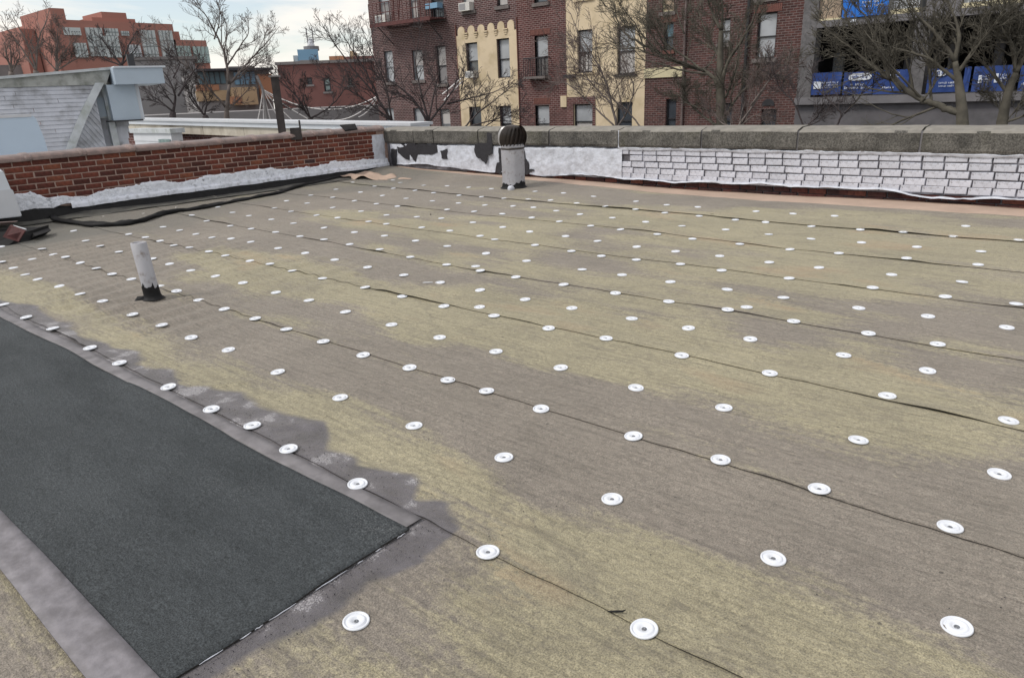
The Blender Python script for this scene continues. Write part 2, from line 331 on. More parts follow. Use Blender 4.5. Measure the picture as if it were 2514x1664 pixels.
# ------------------------------------------------------------------ roof membrane
XL, YR = -11.1, 9.3            # planes of the brick parapet (faces +X) and of the painted parapet (faces -Y)
PL = {
 'm0': [(-1.435,0.925)],
 's1': [(-4.65,1.404),(-4.221,1.404),(-6.385,1.421),(-5.866,1.417),(-5.318,1.415),(-3.6,1.4),(-3.152,1.399),(-2.82,1.421),(-2.489,1.394),(-2.021,1.392),(-1.345,1.387),(-0.772,1.391)],
 'm1': [(-9.387,2.217),(-8.332,1.937),(-7.941,1.925),(-7.541,1.905),(-8.316,2.196),(-7.188,1.898),(-6.698,1.911),(-6.228,1.907),(-5.764,1.903),(-5.236,1.901),(-4.776,1.901),(-4.329,1.884),(-3.919,1.91),(-3.341,1.881),(-2.768,1.87),(-2.231,1.874),(-1.708,1.888),(-1.194,1.891),(-0.611,1.901),(-0.116,1.898)],
 's2': [(-8.696,2.411),(-8.357,2.404),(-7.97,2.393),(-7.523,2.371),(-7.154,2.376),(-6.755,2.359),(-6.368,2.367),(-5.904,2.396),(-5.568,2.382),(-5.183,2.367),(-4.788,2.358),(-4.36,2.352),(-3.971,2.344),(-3.551,2.331),(-3.161,2.327),(-2.783,2.345),(-2.479,2.337),(-2.214,2.344),(-1.868,2.339),(-1.378,2.346),(-0.998,2.367),(-0.627,2.377),(-0.218,2.39)],
 'm2': [(-9.747,3.085),(-8.812,2.886),(-8.318,2.852),(-7.816,2.843),(-7.059,2.853),(-6.665,2.838),(-6.253,2.836),(-5.823,2.843),(-5.375,2.844),(-4.874,2.835),(-4.441,2.84),(-3.961,2.809),(-3.444,2.785),(-3.009,2.795),(-2.55,2.796),(-2.097,2.804),(-1.639,2.806),(-1.197,2.838),(-0.624,2.848),(-0.144,2.875)],
 's3': [(-8.841,3.366),(-8.378,3.361),(-7.95,3.335),(-7.587,3.313),(-7.234,3.314),(-6.868,3.332),(-6.491,3.304),(-6.105,3.337),(-5.765,3.339),(-5.389,3.323),(-4.94,3.317),(-4.364,3.305),(-3.92,3.297),(-3.46,3.277),(-3.009,3.297),(-2.544,3.284),(-2.143,3.315),(-1.649,3.302),(-1.177,3.333),(-0.643,3.371),(-0.177,3.386)],
 'm3': [(-8.965,3.831),(-8.481,3.808),(-8.022,3.779),(-7.659,3.781),(-7.298,3.812),(-6.938,3.837),(-6.332,3.783),(-5.888,3.797),(-5.403,3.784),(-4.894,3.757),(-4.395,3.735),(-3.969,3.736),(-3.247,3.413),(-3.544,3.742),(-3.096,3.731),(-2.687,3.731),(-2.225,3.74),(-1.835,3.748),(-1.457,3.764),(-0.96,3.8),(-0.566,3.821)],
 's4': [(-9.487,4.461),(-8.865,4.345),(-8.164,4.283),(-7.711,4.295),(-7.213,4.309),(-6.709,4.291),(-6.274,4.293),(-5.846,4.296),(-5.349,4.273),(-4.863,4.23),(-4.365,4.204),(-3.956,4.194),(-3.555,4.177),(-3.08,4.173),(-2.617,4.168),(-2.199,4.179),(-1.784,4.19),(-1.369,4.208),(-0.95,4.229),(-0.602,4.244)],
 'm4': [(-9.895,5.056),(-9.171,4.877),(-8.678,4.832),(-8.088,4.799),(-7.561,4.773),(-6.918,4.754),(-6.385,4.775),(-5.902,4.799),(-5.403,4.789),(-4.915,4.76),(-4.114,4.306),(-4.364,4.716),(-3.852,4.68),(-3.252,4.665),(-2.876,4.675),(-2.449,4.668),(-2.006,4.679),(-1.718,4.334),(-1.605,4.679),(-1.131,4.698),(-0.749,4.75),(-0.349,4.776)],
 's5': [(-8.932,5.373),(-8.433,5.311),(-7.811,5.28),(-7.394,5.297),(-6.771,5.287),(-6.465,5.302),(-5.936,5.37),(-5.466,5.349),(-4.977,5.302),(-4.715,5.236),(-4.16,5.188),(-3.724,5.173),(-3.382,5.15),(-3.03,5.151),(-2.634,5.182),(-2.268,5.16),(-1.757,5.206),(-1.191,5.249),(-0.75,5.272),(-0.363,5.3)],
 'm5': [(-9.386,5.862),(-8.869,5.866),(-8.185,5.807),(-7.547,5.788),(-7.024,5.777),(-6.532,5.844),(-6.15,5.89),(-5.625,5.884),(-5.107,5.812),(-4.658,5.727),(-4.17,5.697),(-3.766,5.666),(-3.316,5.64),(-2.917,5.638),(-2.511,5.657),(-2.078,5.65),(-1.697,5.694),(-1.183,5.731),(-0.732,5.755)],
 's6': [(-9.572,6.416),(-8.97,6.384),(-8.385,6.333),(-7.877,6.317),(-7.411,6.296),(-6.587,6.421),(-6.15,6.465),(-5.69,6.479),(-5.179,6.412),(-4.729,6.346),(-4.25,6.263),(-3.862,6.236),(-3.414,6.199),(-3.031,6.19),(-2.57,6.212),(-2.117,6.226),(-1.717,6.258),(-1.207,6.29),(-0.719,6.317)],
 'm6': [(-9.814,7.071),(-9.067,6.982),(-8.45,6.907),(-7.885,6.876),(-7.333,6.876),(-6.866,6.92),(-6.424,6.97),(-5.999,7.047),(-5.655,7.043),(-5.214,6.937),(-4.795,6.844),(-4.318,6.797),(-3.868,6.759),(-3.422,6.733),(-2.953,6.758),(-2.511,6.754),(-2.113,6.757),(-1.682,6.79),(-1.241,6.813),(-0.778,6.866)],
 's7': [(-10.305,7.785),(-9.495,7.619),(-8.946,7.55),(-8.381,7.506),(-7.941,7.482),(-7.389,7.466),(-6.974,7.505),(-6.565,7.524),(-6.191,7.605),(-5.832,7.637),(-5.342,7.551),(-4.843,7.46),(-4.381,7.408),(-3.959,7.35),(-3.521,7.33),(-3.1,7.329),(-2.777,7.348),(-2.306,7.348),(-1.848,7.359),(-1.48,7.394),(-1.074,7.422),(-0.585,7.452)],
 'm7': [(-9.889,8.357),(-9.462,8.156),(-8.768,8.055),(-8.317,8.147),(-7.843,8.152),(-7.365,8.158),(-6.53,8.185),(-6.038,8.216),(-5.468,8.131),(-4.729,8.003),(-4.235,7.905),(-3.824,7.915),(-3.111,7.918),(-2.702,7.939),(-2.274,7.975),(-1.063,7.967)],
}

SEAM = {k: np.polyfit([p[0] for p in PL['s%d' % k]], [p[1] for p in PL['s%d' % k]], 2 if k > 3 else 1) for k in range(1, 8)}
def seam_y(k, x):
    if k >= 1: return np.polyval(SEAM[k], x)
    return 1.40 - 0.967 * (1 - k) + 0 * x
def end_y(x):
    return np.interp(x, [-11.2, -10.8, -7.8, -5.65, -4.0, -2.7, -1.6, -0.7, 6], [9.24, 9.22, 9.02, 8.91, 8.76, 8.72, 8.72, 8.76, 8.8]) + 0.012 * vn1(x * 2.3, 5) + 0.008 * vn2(x * 9, 1)
FOLDS = [  # (x0, y0, x1, y1, height, width): long buckles pressed into the sheets
    (-6.6, 1.2, -5.45, 2.1, 0.012, 0.05), (-5.45, 2.1, -5.2, 2.5, 0.010, 0.04), (-9.1, 4.6, -7.6, 5.1, 0.008, 0.06), (-8.2, 5.5, -7.0, 6.3, 0.010, 0.05),
    (-8.0, 5.4, -6.9, 6.1, 0.008, 0.04), (-7.0, 5.2, -5.9, 6.2, 0.010, 0.06), (-5.0, 3.9, -3.2, 3.5, 0.007, 0.05), (-3.2, 3.5, -2.2, 3.4, 0.006, 0.05), (-5.2, 3.2, -4.7, 3.7, 0.007, 0.04),
    (-9.6, 3.5, -8.3, 3.9, 0.009, 0.05), (-8.4, 3.9, -7.5, 4.25, 0.010, 0.05), (-4.4, 8.2, -2.0, 8.1, 0.007, 0.06), (-6.5, 8.1, -4.0, 7.9, 0.006, 0.05),
    (-2.0, 8.2, 0.5, 8.0, 0.006, 0.07), (-1.3, 0.95, 0.2, 0.80, 0.004, 0.03), (-3.6, 1.42, -3.3, 1.75, 0.007, 0.03), (-2.8, 1.42, -2.5, 1.7, 0.007, 0.03)]
def hgt(x, y):
    x, y = np.asarray(x, float), np.asarray(y, float)
    z = 0.008 * np.sin(1.3 * x + 0.7) * np.sin(1.15 * y + 0.3) + 0.004 * vn1(x * 1.7, y * 1.9) + 0.0025 * vn2(x * 4.1, y * 4.3)
    z = z + 0.035 * sm((-x - 9.9) / 1.2) + 0.09 * sm((y - 8.3) / 0.9) * sm((-x - 4.5) / 5.5)
    m = sm((x + 9.4) / 0.8) * sm((-3.6 - x) / 1.6) * sm((y - 1.55) / 0.3) * sm((4.3 - y) / 0.9)
    ph = 2 * np.pi * (x * 0.985 + y * 0.17 + 0.05 * vn2(x * 0.9, y * 1.7) + 0.03 * vn3(x * 2.3, y * 3)) / 0.235
    z = z + 0.0125 * m * (0.6 + 0.5 * vn3(x * 0.7, y * 1.1)) * np.sin(ph)
    m2 = sm((y - 1.6) / 1) * sm((x + 9) / 2)
    z = z + 0.0040 * m2 * vn1(x * 1.8 + 7, y * 8) + 0.0016 * vn2(x * 5, y * 15)
    for x0, y0, x1, y1, h, w in FOLDS:
        dx, dy = x1 - x0, y1 - y0; L2 = dx * dx + dy * dy
        t_ = ((x - x0) * dx + (y - y0) * dy) / L2; tt = np.clip(t_, 0, 1)
        wob = 0.05 * np.sin(tt * 7 + x0 * 3)
        d = np.hypot(x - x0 - tt * dx, y - y0 - tt * dy - wob * (0.5 - np.abs(tt - 0.5)))
        z = z + 1.4 * h * np.exp(-(d / w) ** 2) * np.sin(np.pi * np.clip(tt, 0.02, 0.98)) ** 0.5
    return z
SM_X = [-9.0, -6.63, -6.34, -5.87, -5.36, -5.03, -4.7, -4.36, -4.1, -3.86, -3.57, -3.25, -3.04, -2.84, -2.63, -2.5, -2.36, -2.21, -2.15, -1.92, -1.77, -1.65, -1.53]
SM_Y = [1.50, 1.46, 1.55, 1.54, 1.53, 1.47, 1.50, 1.56, 1.45, 1.57, 1.46, 1.60, 1.59, 1.62, 1.67, 1.60, 1.50, 1.53, 1.49, 1.58, 1.45, 1.54, 1.44]
def attrs(x, y):
    xd = x + 0.035 * vn2(x * 6, y * 6) + 0.02 * vn1(x * 15, y * 15); yd = y + 0.03 * vn3(x * 7, y * 7)
    oy = np.interp(xd, SM_X, SM_Y); s1 = np.clip((oy - yd) / 0.07 + 0.5, 0, 1) * (xd < -1.50) * (y > 1.2)
    ox = np.interp(yd, [-0.2, 0.3, 0.5, 0.67, 0.86, 1.05, 1.21, 1.35, 1.43], [-1.53, -1.55, -1.56, -1.57, -1.55, -1.53, -1.50, -1.50, -1.53])
    s2 = np.clip((ox - xd) / 0.06 + 0.5, 0, 1) * (y < 1.46)
    smear = np.maximum(s1, s2) * (y > -0.3) * ((x > -1.72) | (y > 1.2))
    g = lambda c, s: np.exp(-((y - c) / s) ** 2)
    k = 0.42 + 0.34 * vn1(x * 0.55 + 3, y * 1.1) + 0.22 * vn2(x * 1.3, y * 2.4) + 0.26 * vn3(x * 2.2 + 5, y * 5.2)
    k = k + 0.50 * g(1.66, 0.22) * sm((0.6 - x) / 1.2) + 0.38 * g(1.30, 0.30) * sm((x + 1.5) / 0.3) + 0.48 * g(3.30, 0.32) * sm((x + 8.6) / 2.6) + 0.35 * g(5.30, 0.42) * sm((x + 8.2) / 2.6)
    k = k + 0.45 * g(6.6, 0.9) * sm((x + 5.2) / 2.5) + 0.25 * g(7.6, 0.5) * sm((x + 5.0) / 3)
    k = k - 0.62 * g(2.12, 0.20) - 0.28 * g(2.62, 0.20) - 0.30 * g(4.0, 0.22) - 0.22 * g(4.75, 0.22) - 0.3 * g(8.5, 0.35) - 0.25 * sm((-x - 6.0) / 2.5) - 0.12 * g(0.55, 0.35) * sm((x + 1.2) / 0.5)
    dk = sm((-x - 8.75 + 0.35 - 0.5 * sm((y - 4.2) / 1.5) + 0.35 * vn1(y * 1.1, 4) + 0.2 * vn3(x * 3, y * 3)) / 0.9) * (0.55 + 0.45 * sm((4.4 - y) / 2.0))
    return k, smear, np.clip(dk, 0, 1)

t = NT('membrane'); kh = t.attr('khaki'); sme = t.attr('smear'); dk = t.attr('grime')
streak = t.noise(7.0, 6, 0.65, t.mapping((0.22, 2.6, 1)), 0.4); streak2 = t.noise(22.0, 4, 0.6, t.mapping((0.16, 2.4, 1)), 0.5); fine = t.noise(40.0, 5, 0.68, t.mapping((0.85, 1.15, 1)), 0.5); grain = t.noise(210.0, 3, 0.65)
kf = t.math('ADD', t.math('ADD', kh, t.math('MULTIPLY_ADD', streak, 0.95, -0.475)), t.math('MULTIPLY_ADD', fine, 0.8, -0.4))
kf = t.ramp(kf, [(0.34, 0.0), (0.66, 1.0)])
base = t.mix(kf, (0.228, 0.198, 0.167), (0.330, 0.295, 0.193))
base = t.mix(1.0, base, t.ramp(streak2, [(0.32, 0.72), (0.52, 1.03), (0.75, 1.12)]), 'MULTIPLY')
base = t.mix(1.0, base, t.ramp(t.noise(1.1, 4), [(0.3, 0.86), (0.7, 1.12)]), 'MULTIPLY')
base = t.mix(1.0, base, t.ramp(fine, [(0.28, 0.66), (0.72, 1.24)]), 'MULTIPLY')
base = t.mix(1.0, base, t.ramp(grain, [(0.33, 0.46), (0.67, 1.50)]), 'MULTIPLY')
spk = t.n.new('ShaderNodeTexVoronoi'); spk.inputs['Scale'].default_value = 7.0; t.l.new(t.tc.outputs['Object'], spk.inputs['Vector'])
base = t.mix(t.ramp(spk.outputs['Distance'], [(0.035, 0.8), (0.055, 0.0)]), base, (0.03, 0.026, 0.022))
base = t.mix(t.ramp(t.math('MULTIPLY', t.noise(0.9, 3, 0.5, t.mapping((1, 2, 1))), kf), [(0.57, 0.0), (0.70, 0.38)]), base, (0.40, 0.24, 0.14))
base = t.mix(t.ramp(t.noise(1.3, 5, 0.6, t.mapping((0.7, 1.4, 1)), 0.6), [(0.47, 0.0), (0.495, 0.30), (0.52, 0.0)]), base, (0.12, 0.105, 0.085))
scf = t.noise(3.2, 6, 0.75, t.mapping((1.6, 0.5, 1), rot=(0, 0, 0.5)))
base = t.mix(t.ramp(scf, [(0.62, 0.0), (0.75, 0.35)]), base, (0.10, 0.09, 0.078))
base = t.mix(dk, base, t.mix(fine, (0.070, 0.070, 0.064), (0.135, 0.132, 0.12)))
smn = t.noise(5.0, 5, 0.6)
smc = t.mix(t.ramp(t.math('MULTIPLY', grain, t.ramp(smn, [(0.45, 0.2), (0.6, 1.0)])), [(0.47, 0.0), (0.62, 0.9)]), t.ramp(smn, [(0.32, (0.058, 0.054, 0.060)), (0.5, (0.105, 0.098, 0.113)), (0.68, (0.165, 0.156, 0.176))]), (0.55, 0.54, 0.57))
sf = t.ramp(t.math('ADD', sme, t.math('MULTIPLY_ADD', smn, 0.5, -0.25)), [(0.18, 0.0), (0.75, 1.0)])
base = t.mix(sf, base, smc)
rough = t.mix(sf, (0.66, 0.66, 0.66), (0.45, 0.45, 0.45))
crk = t.noise(16.0, 5, 0.6, t.mapping((0.5, 2.0, 1)), 0.8)
hh = t.math('ADD', t.math('ADD', t.math('MULTIPLY', fine, 0.8), t.math('MULTIPLY', grain, 0.5)), t.math('MULTIPLY', crk, 1.1))
t.bump(hh, 0.9, 0.011)
t.b.inputs['Sheen Weight'].default_value = 0.26; t.b.inputs['Sheen Roughness'].default_value = 0.45; t.b.inputs['Sheen Tint'].default_value = (1.0, 0.94, 0.82, 1)
M['membrane'] = t.done(base, rough, 0, 0.5)
t = NT('dark_cap_sheet'); g1 = t.noise(190.0, 3, 0.68); g2 = t.noise(3.0, 5, 0.6, t.mapping((0.5, 1.6, 1))); g3 = t.noise(70.0, 3, 0.6, t.mapping((0.6, 1.4, 1)))
c = t.ramp(g2, [(0.3, (0.037, 0.043, 0.047)), (0.7, (0.063, 0.071, 0.077))]); c = t.mix(1.0, c, t.ramp(g1, [(0.32, 0.36), (0.68, 1.68)]), 'MULTIPLY')
c = t.mix(1.0, c, t.ramp(g3, [(0.3, 0.75), (0.7, 1.22)]), 'MULTIPLY')
c = t.mix(t.ramp(t.math('MULTIPLY', t.noise(1.3, 4), g1), [(0.36, 0.0), (0.46, 0.4)]), c, (0.22, 0.22, 0.22)); t.bump(t.math('ADD', g1, g3), 0.7, 0.006)
M['dark_sheet'] = t.done(c, 0.8, 0, 0.3)

roof = tag(thing('roof', (0, 0, 0), None, None), kind='structure')
mb = MB(); mb.box(-11.45, 6.2, -7.0, 9.7, -0.35, -0.03); mb.build('roof_deck', M['dark_mortar'], roof)
mb = MB(); mb.box(-11.4, 6.1, -6.9, 9.6, -9.0, -0.36); mb.build('building_body', M['tenement_brick'], roof)

def np_mesh(name, V, F, mats, fmat=None, at=None, smooth=True):
    me = bpy.data.meshes.new(name); nF = len(F)
    me.vertices.add(len(V)); me.vertices.foreach_set('co', V.astype(np.float32).ravel())
    me.loops.add(nF * 4); me.polygons.add(nF)
    me.polygons.foreach_set('loop_start', np.arange(0, nF * 4, 4, dtype=np.int32)); me.polygons.foreach_set('loop_total', np.full(nF, 4, np.int32))
    me.loops.foreach_set('vertex_index', F.astype(np.int32).ravel())
    for m_ in mats: me.materials.append(m_)
    if fmat is not None: me.polygons.foreach_set('material_index', fmat.astype(np.int32))
    me.polygons.foreach_set('use_smooth', np.full(nF, smooth))
    for nm, vals in (at or {}).items():
        a = me.attributes.new(nm, 'FLOAT', 'POINT'); a.data.foreach_set('value', vals.astype(np.float32))
    me.update(calc_edges=True); return me
def add_obj(name, me, parent=None):
    o = bpy.data.objects.new(name, me); COL.objects.link(o)
    if parent: o.parent = parent
    return o
def lift(k, x):
    a = vn1(x * 1.9 + k * 11.3, k * 3.7) + 0.5 * vn2(x * 5.1, k * 2.1)
    return 0.0125 * np.clip(a - 0.20, 0, 1)
for k in range(-5, 8):
    st = 0.025 if k in (0, 1) else (0.035 if k in (-1, 2, 3) else 0.045)
    xs = np.arange(-11.02, 5.8, st); nv = int(1.1 / st)
    ya = seam_y(k, xs) + 0.006 * vn2(xs * 3.1, k) + 0.004 * vn1(xs * 11, k)
    yb = (seam_y(k + 1, xs) + 0.09) if k < 7 else end_y(xs)
    f = np.linspace(0, 1, nv + 1) ** 1.25
    X = np.repeat(xs[:, None], nv + 1, 1); Y = ya[:, None] + (yb - ya)[:, None] * f[None, :]; v = Y - ya[:, None]
    Z = hgt(X, Y) + 0.0040 * (1 - sm(v / 0.16)) + lift(k, X) * (1 - sm(v / 0.10))
    if k == 7: Z = Z + 0.006
    n0 = (nv + 1) * len(xs)
    V = np.stack([X, Y, Z], -1).reshape(-1, 3)
    idx = np.arange(n0).reshape(len(xs), nv + 1)
    F = np.stack([idx[:-1, :-1], idx[1:, :-1], idx[1:, 1:], idx[:-1, 1:]], -1).reshape(-1, 4)
    e = V[idx[:, 0]].copy(); e[:, 2] -= 0.0035; e[:, 1] += 0.001
    e2 = V[idx[:, -1]].copy(); e2[:, 2] -= 0.006
    V = np.concatenate([V, e, e2]); ei = n0 + np.arange(len(xs)); e2i = ei + len(xs)
    F1 = np.stack([ei[:-1], ei[1:], idx[1:, 0], idx[:-1, 0]], -1); F2 = np.stack([idx[:-1, -1], idx[1:, -1], e2i[1:], e2i[:-1]], -1)
    FF = np.concatenate([F, F1, F2]); fm = np.concatenate([np.zeros(len(F)), np.ones(len(F1) + len(F2))])
    K_, S_, D_ = attrs(V[:, 0], V[:, 1])
    add_obj('membrane_sheet', np_mesh('membrane_sheet', V, FF, [M['membrane'], M['sheet_edge']], fm, {'khaki': K_, 'smear': S_, 'grime': D_}), roof)

def sheet(name, mat, parent, x0, x1, fy0, fy1, dz, nx, ny, thick=0.005, edge='sheet_edge', zf=None, label=None, rag=0.0):
    """a thin sheet lying on the roof with its own cut edges"""
    xs = np.linspace(x0, x1, nx + 1); f = np.linspace(0, 1, ny + 1)
    X = np.repeat(xs[:, None], ny + 1, 1); ya, yb = fy0(xs), fy1(xs); Y = ya[:, None] + (yb - ya)[:, None] * f[None]
    Z = hgt(X, Y) + dz
    if zf is not None: Z = Z + zf(X, Y)
    n0 = X.size; V = np.stack([X, Y, Z], -1).reshape(-1, 3); idx = np.arange(n0).reshape(nx + 1, ny + 1)
    F = np.stack([idx[:-1, :-1], idx[1:, :-1], idx[1:, 1:], idx[:-1, 1:]], -1).reshape(-1, 4)
    loop = np.concatenate([idx[:-1, 0], idx[-1, :-1], idx[:0:-1, -1], idx[0, :0:-1]])
    B = V[loop].copy(); B[:, 2] -= thick; bi = n0 + np.arange(len(loop))
    F2 = np.stack([loop, np.roll(loop, -1), np.roll(bi, -1), bi], -1)[:, ::-1]
    me = np_mesh(name, np.concatenate([V, B]), np.concatenate([F, F2]), [mat, M[edge]], np.concatenate([np.zeros(len(F)), np.ones(len(F2))]))
    return add_obj(name, me, parent)
cst = lambda c, a=0.004, q=2.0, sd=0: (lambda x: c + a * vn3(x * q, sd))
patch = thing('dark_membrane_patch', (-4.0, 0.9, 0), 'dark slate grey granulated membrane sheet laid over the khaki roof', 'membrane')
o = sheet('cap_sheet', M['dark_sheet'], None, -9.5, -1.64, cst(0.452, 0.010), cst(1.305, 0.009, 1.9, 2), 0.014, 300, 40, zf=lambda X, Y: 0.006 * sm((X + 1.75) / 0.12) * vn1(Y * 5, 2) + 0.0045 * vn2(X * 3.2 + Y * 1.2, Y * 1.1) + 0.002 * vn1(X * 9 + Y * 3, Y * 2))
o.parent = patch; o.location = -patch.location
o = sheet('lap_strip', M['lap_strip'], None, -9.5, -1.655, cst(1.300, 0.004), cst(1.383, 0.004, 3, 1), 0.0105, 300, 3, 0.003)
o.parent = patch; o.location = -patch.location
tp = sheet('seam_tape', M['tape'], None, -9.5, -0.9, cst(0.352, 0.004), cst(0.468, 0.004, 2, 5), 0.019, 260, 4, 0.003)
tag(tp, 'wide mauve grey tape strip along the near edge of the dark sheet', 'tape')
rgp = np.random.default_rng(4); m = MB()
for i in range(700):
    if i % 3 == 0: gx, gy = -1.63 + abs(rgp.normal(0, 0.07)), rgp.uniform(0.45, 1.4)
    elif i % 3 == 1: gx, gy = rgp.uniform(-5.5, -1.6), 1.40 + abs(rgp.normal(0, 0.10))
    else: gx, gy = rgp.uniform(-3.0, 1.2), rgp.uniform(0.3, 2.2)
    r_ = rgp.uniform(0.0012, 0.0030); z_ = float(hgt(gx, gy)) + 0.004; a_ = rgp.uniform(0, 6.28)
    p_ = [(gx + r_ * math.cos(a_ + q_), gy + r_ * math.sin(a_ + q_), z_) for q_ in (0, 2.1, 4.2)] + [(gx, gy, z_ + r_ * 1.3)]
    m.add(p_, [(0, 1, 3), (1, 2, 3), (2, 0, 3)])
tag(m.build('loose_granules', M['tar_patch']), 'loose dark granules scattered around the dark sheet', 'granules', kind='stuff')
# peach underlayment left bare along the painted parapet
o = sheet('underlayment', M['peach'], None, -10.9, 5.5, lambda x: end_y(x) - 0.06, lambda x: np.full_like(x, YR + 0.07), 0.003, 260, 6, 0.003, 'peach')
tag(o, 'peach coloured underlayment strip bared along the foot of the painted parapet', 'underlayment')
o = sheet('underlayment', M['peach'], None, -10.98, -9.6, lambda x: 8.02 + 0.45 * sm((x + 10.6) / 0.9) + 0.05 * vn1(x * 7, 3), lambda x: 8.62 - 0.02 * sm((x + 10.9) / 1.3) + 0.05 * vn2(x * 6, 3), 0.012, 50, 16, 0.003, 'peach', zf=lambda X, Y: 0.05 * vn2(X * 5, Y * 7) * sm((-9.7 - X) / 0.5) + 0.02 * sm((-9.8 - X) / 0.6))
tag(o, 'torn crumpled peach underlayment flap in the far corner of the roof', 'underlayment')

# ------------------------------------------------------------------ fastening plates
pm = MB(); pm.lathe([(0.0385, 0.0), (0.0385, 0.0030), (0.0370, 0.0048), (0.0335, 0.0050), (0.0322, 0.0008), (0.0276, 0.0004), (0.0262, 0.0050), (0.0240, 0.0062), (0.0135, 0.0052), (0.0112, 0.0006), (0.0085, 0.0), (0.0, 0.0)], 28)
plate_me = pm.mesh('fastening_plate', smooth=False, mat=M['plate']); 
for p in plate_me.polygons: p.use_smooth = True
pm = MB(); pm.lathe([(0.0075, -0.0006), (0.0075, 0.0010), (0.0055, 0.0022), (0.0022, 0.0024), (0.0018, 0.0006)], 12); screw_me = pm.mesh('screw', smooth=True, mat=M['screw'])
rng = random.Random(5)
for row, pts in PL.items():
    k = int(row[1])
    for i, (x, y) in enumerate(sorted(pts, key=lambda p: p[0])):
        nth = ORD[i + 1]
        if row == 'm0': lab = 'white round fastening plate nearest the right edge of the dark sheet, below its corner'
        elif row[0] == 's': lab = 'white round plate, %s from left, on the %s seam up from the bottom' % (nth, ORD[k])
        elif k == 7: lab = 'white round plate, %s from left, in the row closest to the painted parapet' % nth
        else: lab = 'white round plate, %s from left, midway between the %s and %s seams from bottom' % (nth, ORD[k], ORD[k + 1])
        z = float(hgt(x, y))
        if row[0] == 's':
            dv = y - float(seam_y(k, x)); up = dv > -0.02
            z += 0.0045 + (float(lift(k, np.array(x))) * 0.8 if up else 0)
        else: z += 0.0015
        if k == 7 and row[0] == 'm': z += 0.006
        if -1.66 > x and row == 's1': z += 0.006
        o = place('fastening_plate', plate_me, None, (x, y, z + 0.001), rot=(rng.gauss(0, 0.03), rng.gauss(0, 0.03), rng.uniform(0, 6)))
        tag(o, lab, 'plate', 'white fastening plates screwed to the roof membrane')
        if math.hypot(x, y) < 6.5:
            s_ = bpy.data.objects.new('screw', screw_me); COL.objects.link(s_); s_.parent = o

# ------------------------------------------------------------------ brick pieces shared by both parapets
def brick_mesh(name, mat, L, Hh, D, seed, ch=0.005, j=0.0025):
    r = random.Random(seed); m = MB(); h, l = Hh / 2, L / 2
    jj = lambda: r.uniform(-j, j)
    cs = [(-l, -h), (l, -h), (l, h), (-l, h)]
    cs = [(a + jj(), b + jj()) for a, b in cs]
    q = [(0, a, b) for a, b in cs]; w = [(D - ch, a, b) for a, b in cs]
    e = [(D + jj() * 0.5, a * (1 - ch / l), b * (1 - ch / h)) for a, b in cs]
    m.add(q + w + e, [(0, 1, 5, 4), (1, 2, 6, 5), (2, 3, 7, 6), (3, 0, 4, 7), (4, 5, 9, 8), (5, 6, 10, 9), (6, 7, 11, 10), (7, 4, 8, 11), (8, 9, 10, 11)])
    return m.mesh(name, mat=mat)     # front looks along +X, length along Y
rng = random.Random(11)
# ------------------------------------------------------------------ red brick parapet on the left
lw = thing('brick_parapet', (XL, 4.0, 0), 'red brick parapet with rounded clay coping along the left of the roof', 'wall')
mb = MB(); mb.box(XL - 0.30, XL - 0.004, -1.0, YR + 0.32, -0.05, 0.806); mb.build('mortar_core', M['mortar'], lw)
RB = [brick_mesh('brick', M['red_brick'], 0.2085, 0.0615, 0.02, s, 0.004) for s in range(5)]
PITCH, CZ = 0.2255, 0.0775
def white_top(y): return 0.318 + 0.035 * vn1(y * 2.1, 1) + 0.02 * vn2(y * 7, 2) + 0.010 * vn3(y * 19, 1) - 0.02 * sm((y - 7.5) / 1) + 0.075 * sm((3.45 - y) / 0.35) - 0.05 * np.exp(-((y - 3.72) / 0.16) ** 2)
for c in range(8):
    z = 0.768 - c * CZ
    off = (c % 2) * PITCH / 2 + 0.02 * math.sin(c * 3)
    y = 2.2 + off
    while y < YR - 0.30:
        if z + 0.035 > float(white_top(np.array(y))) - 0.03:
            place('brick', RB[rng.randrange(5)], lw, (XL - 0.0145 + rng.uniform(-0.002, 0.002), y, z), (1, rng.uniform(0.97, 1.01), 1), (rng.gauss(0, 0.006), 0, rng.gauss(0, 0.006)))
        y += PITCH
# clay coping
def coping_tile(y0, y1, seed):
    r = random.Random(seed); m = MB(); n = 12; xc = XL - 0.14; L = y1 - y0
    prof = lambda s_: [(xc + s_ * 0.175 * math.cos(a), 0.815 + (s_ * 0.074) * math.sin(a) ** 0.8 if math.sin(a) > 0 else 0.815) for a in np.linspace(0, math.pi, n + 1)]
    stations = [(0.0, 1.0), (L - 0.085, 1.0), (L - 0.078, 1.10), (L - 0.06, 1.17), (L - 0.012, 1.20), (L + 0.004, 1.10)]
    dz = r.uniform(-0.006, 0.006); tl = r.uniform(-0.006, 0.006)
    vs = []
    for d, sc in stations:
        for (x, z) in prof(sc): vs.append((x + tl * (d / L - 0.5), y0 + d, z + dz))
    fs = [(i * (n + 1) + k, i * (n + 1) + k + 1, (i + 1) * (n + 1) + k + 1, (i + 1) * (n + 1) + k) for i in range(len(stations) - 1) for k in range(n)]
    fs += [tuple(range(n + 1)), tuple((len(stations) - 1) * (n + 1) + k for k in range(n + 1))[::-1]]
    m.add(vs, fs); lip = 0.018
    m.box(xc - 0.185, xc + 0.185, y0 + 0.002, y1 - 0.004, 0.798 + dz, 0.8155 + dz)
    return m.build('coping_tile', M['terracotta'], lw, smooth=False)
JY = [-0.2, 0.5, 1.18, 1.86, 2.54, 3.22, 3.89, 4.56, 5.29, 5.94, 6.56, 7.25, 7.72, 8.10, 8.85, 9.24]
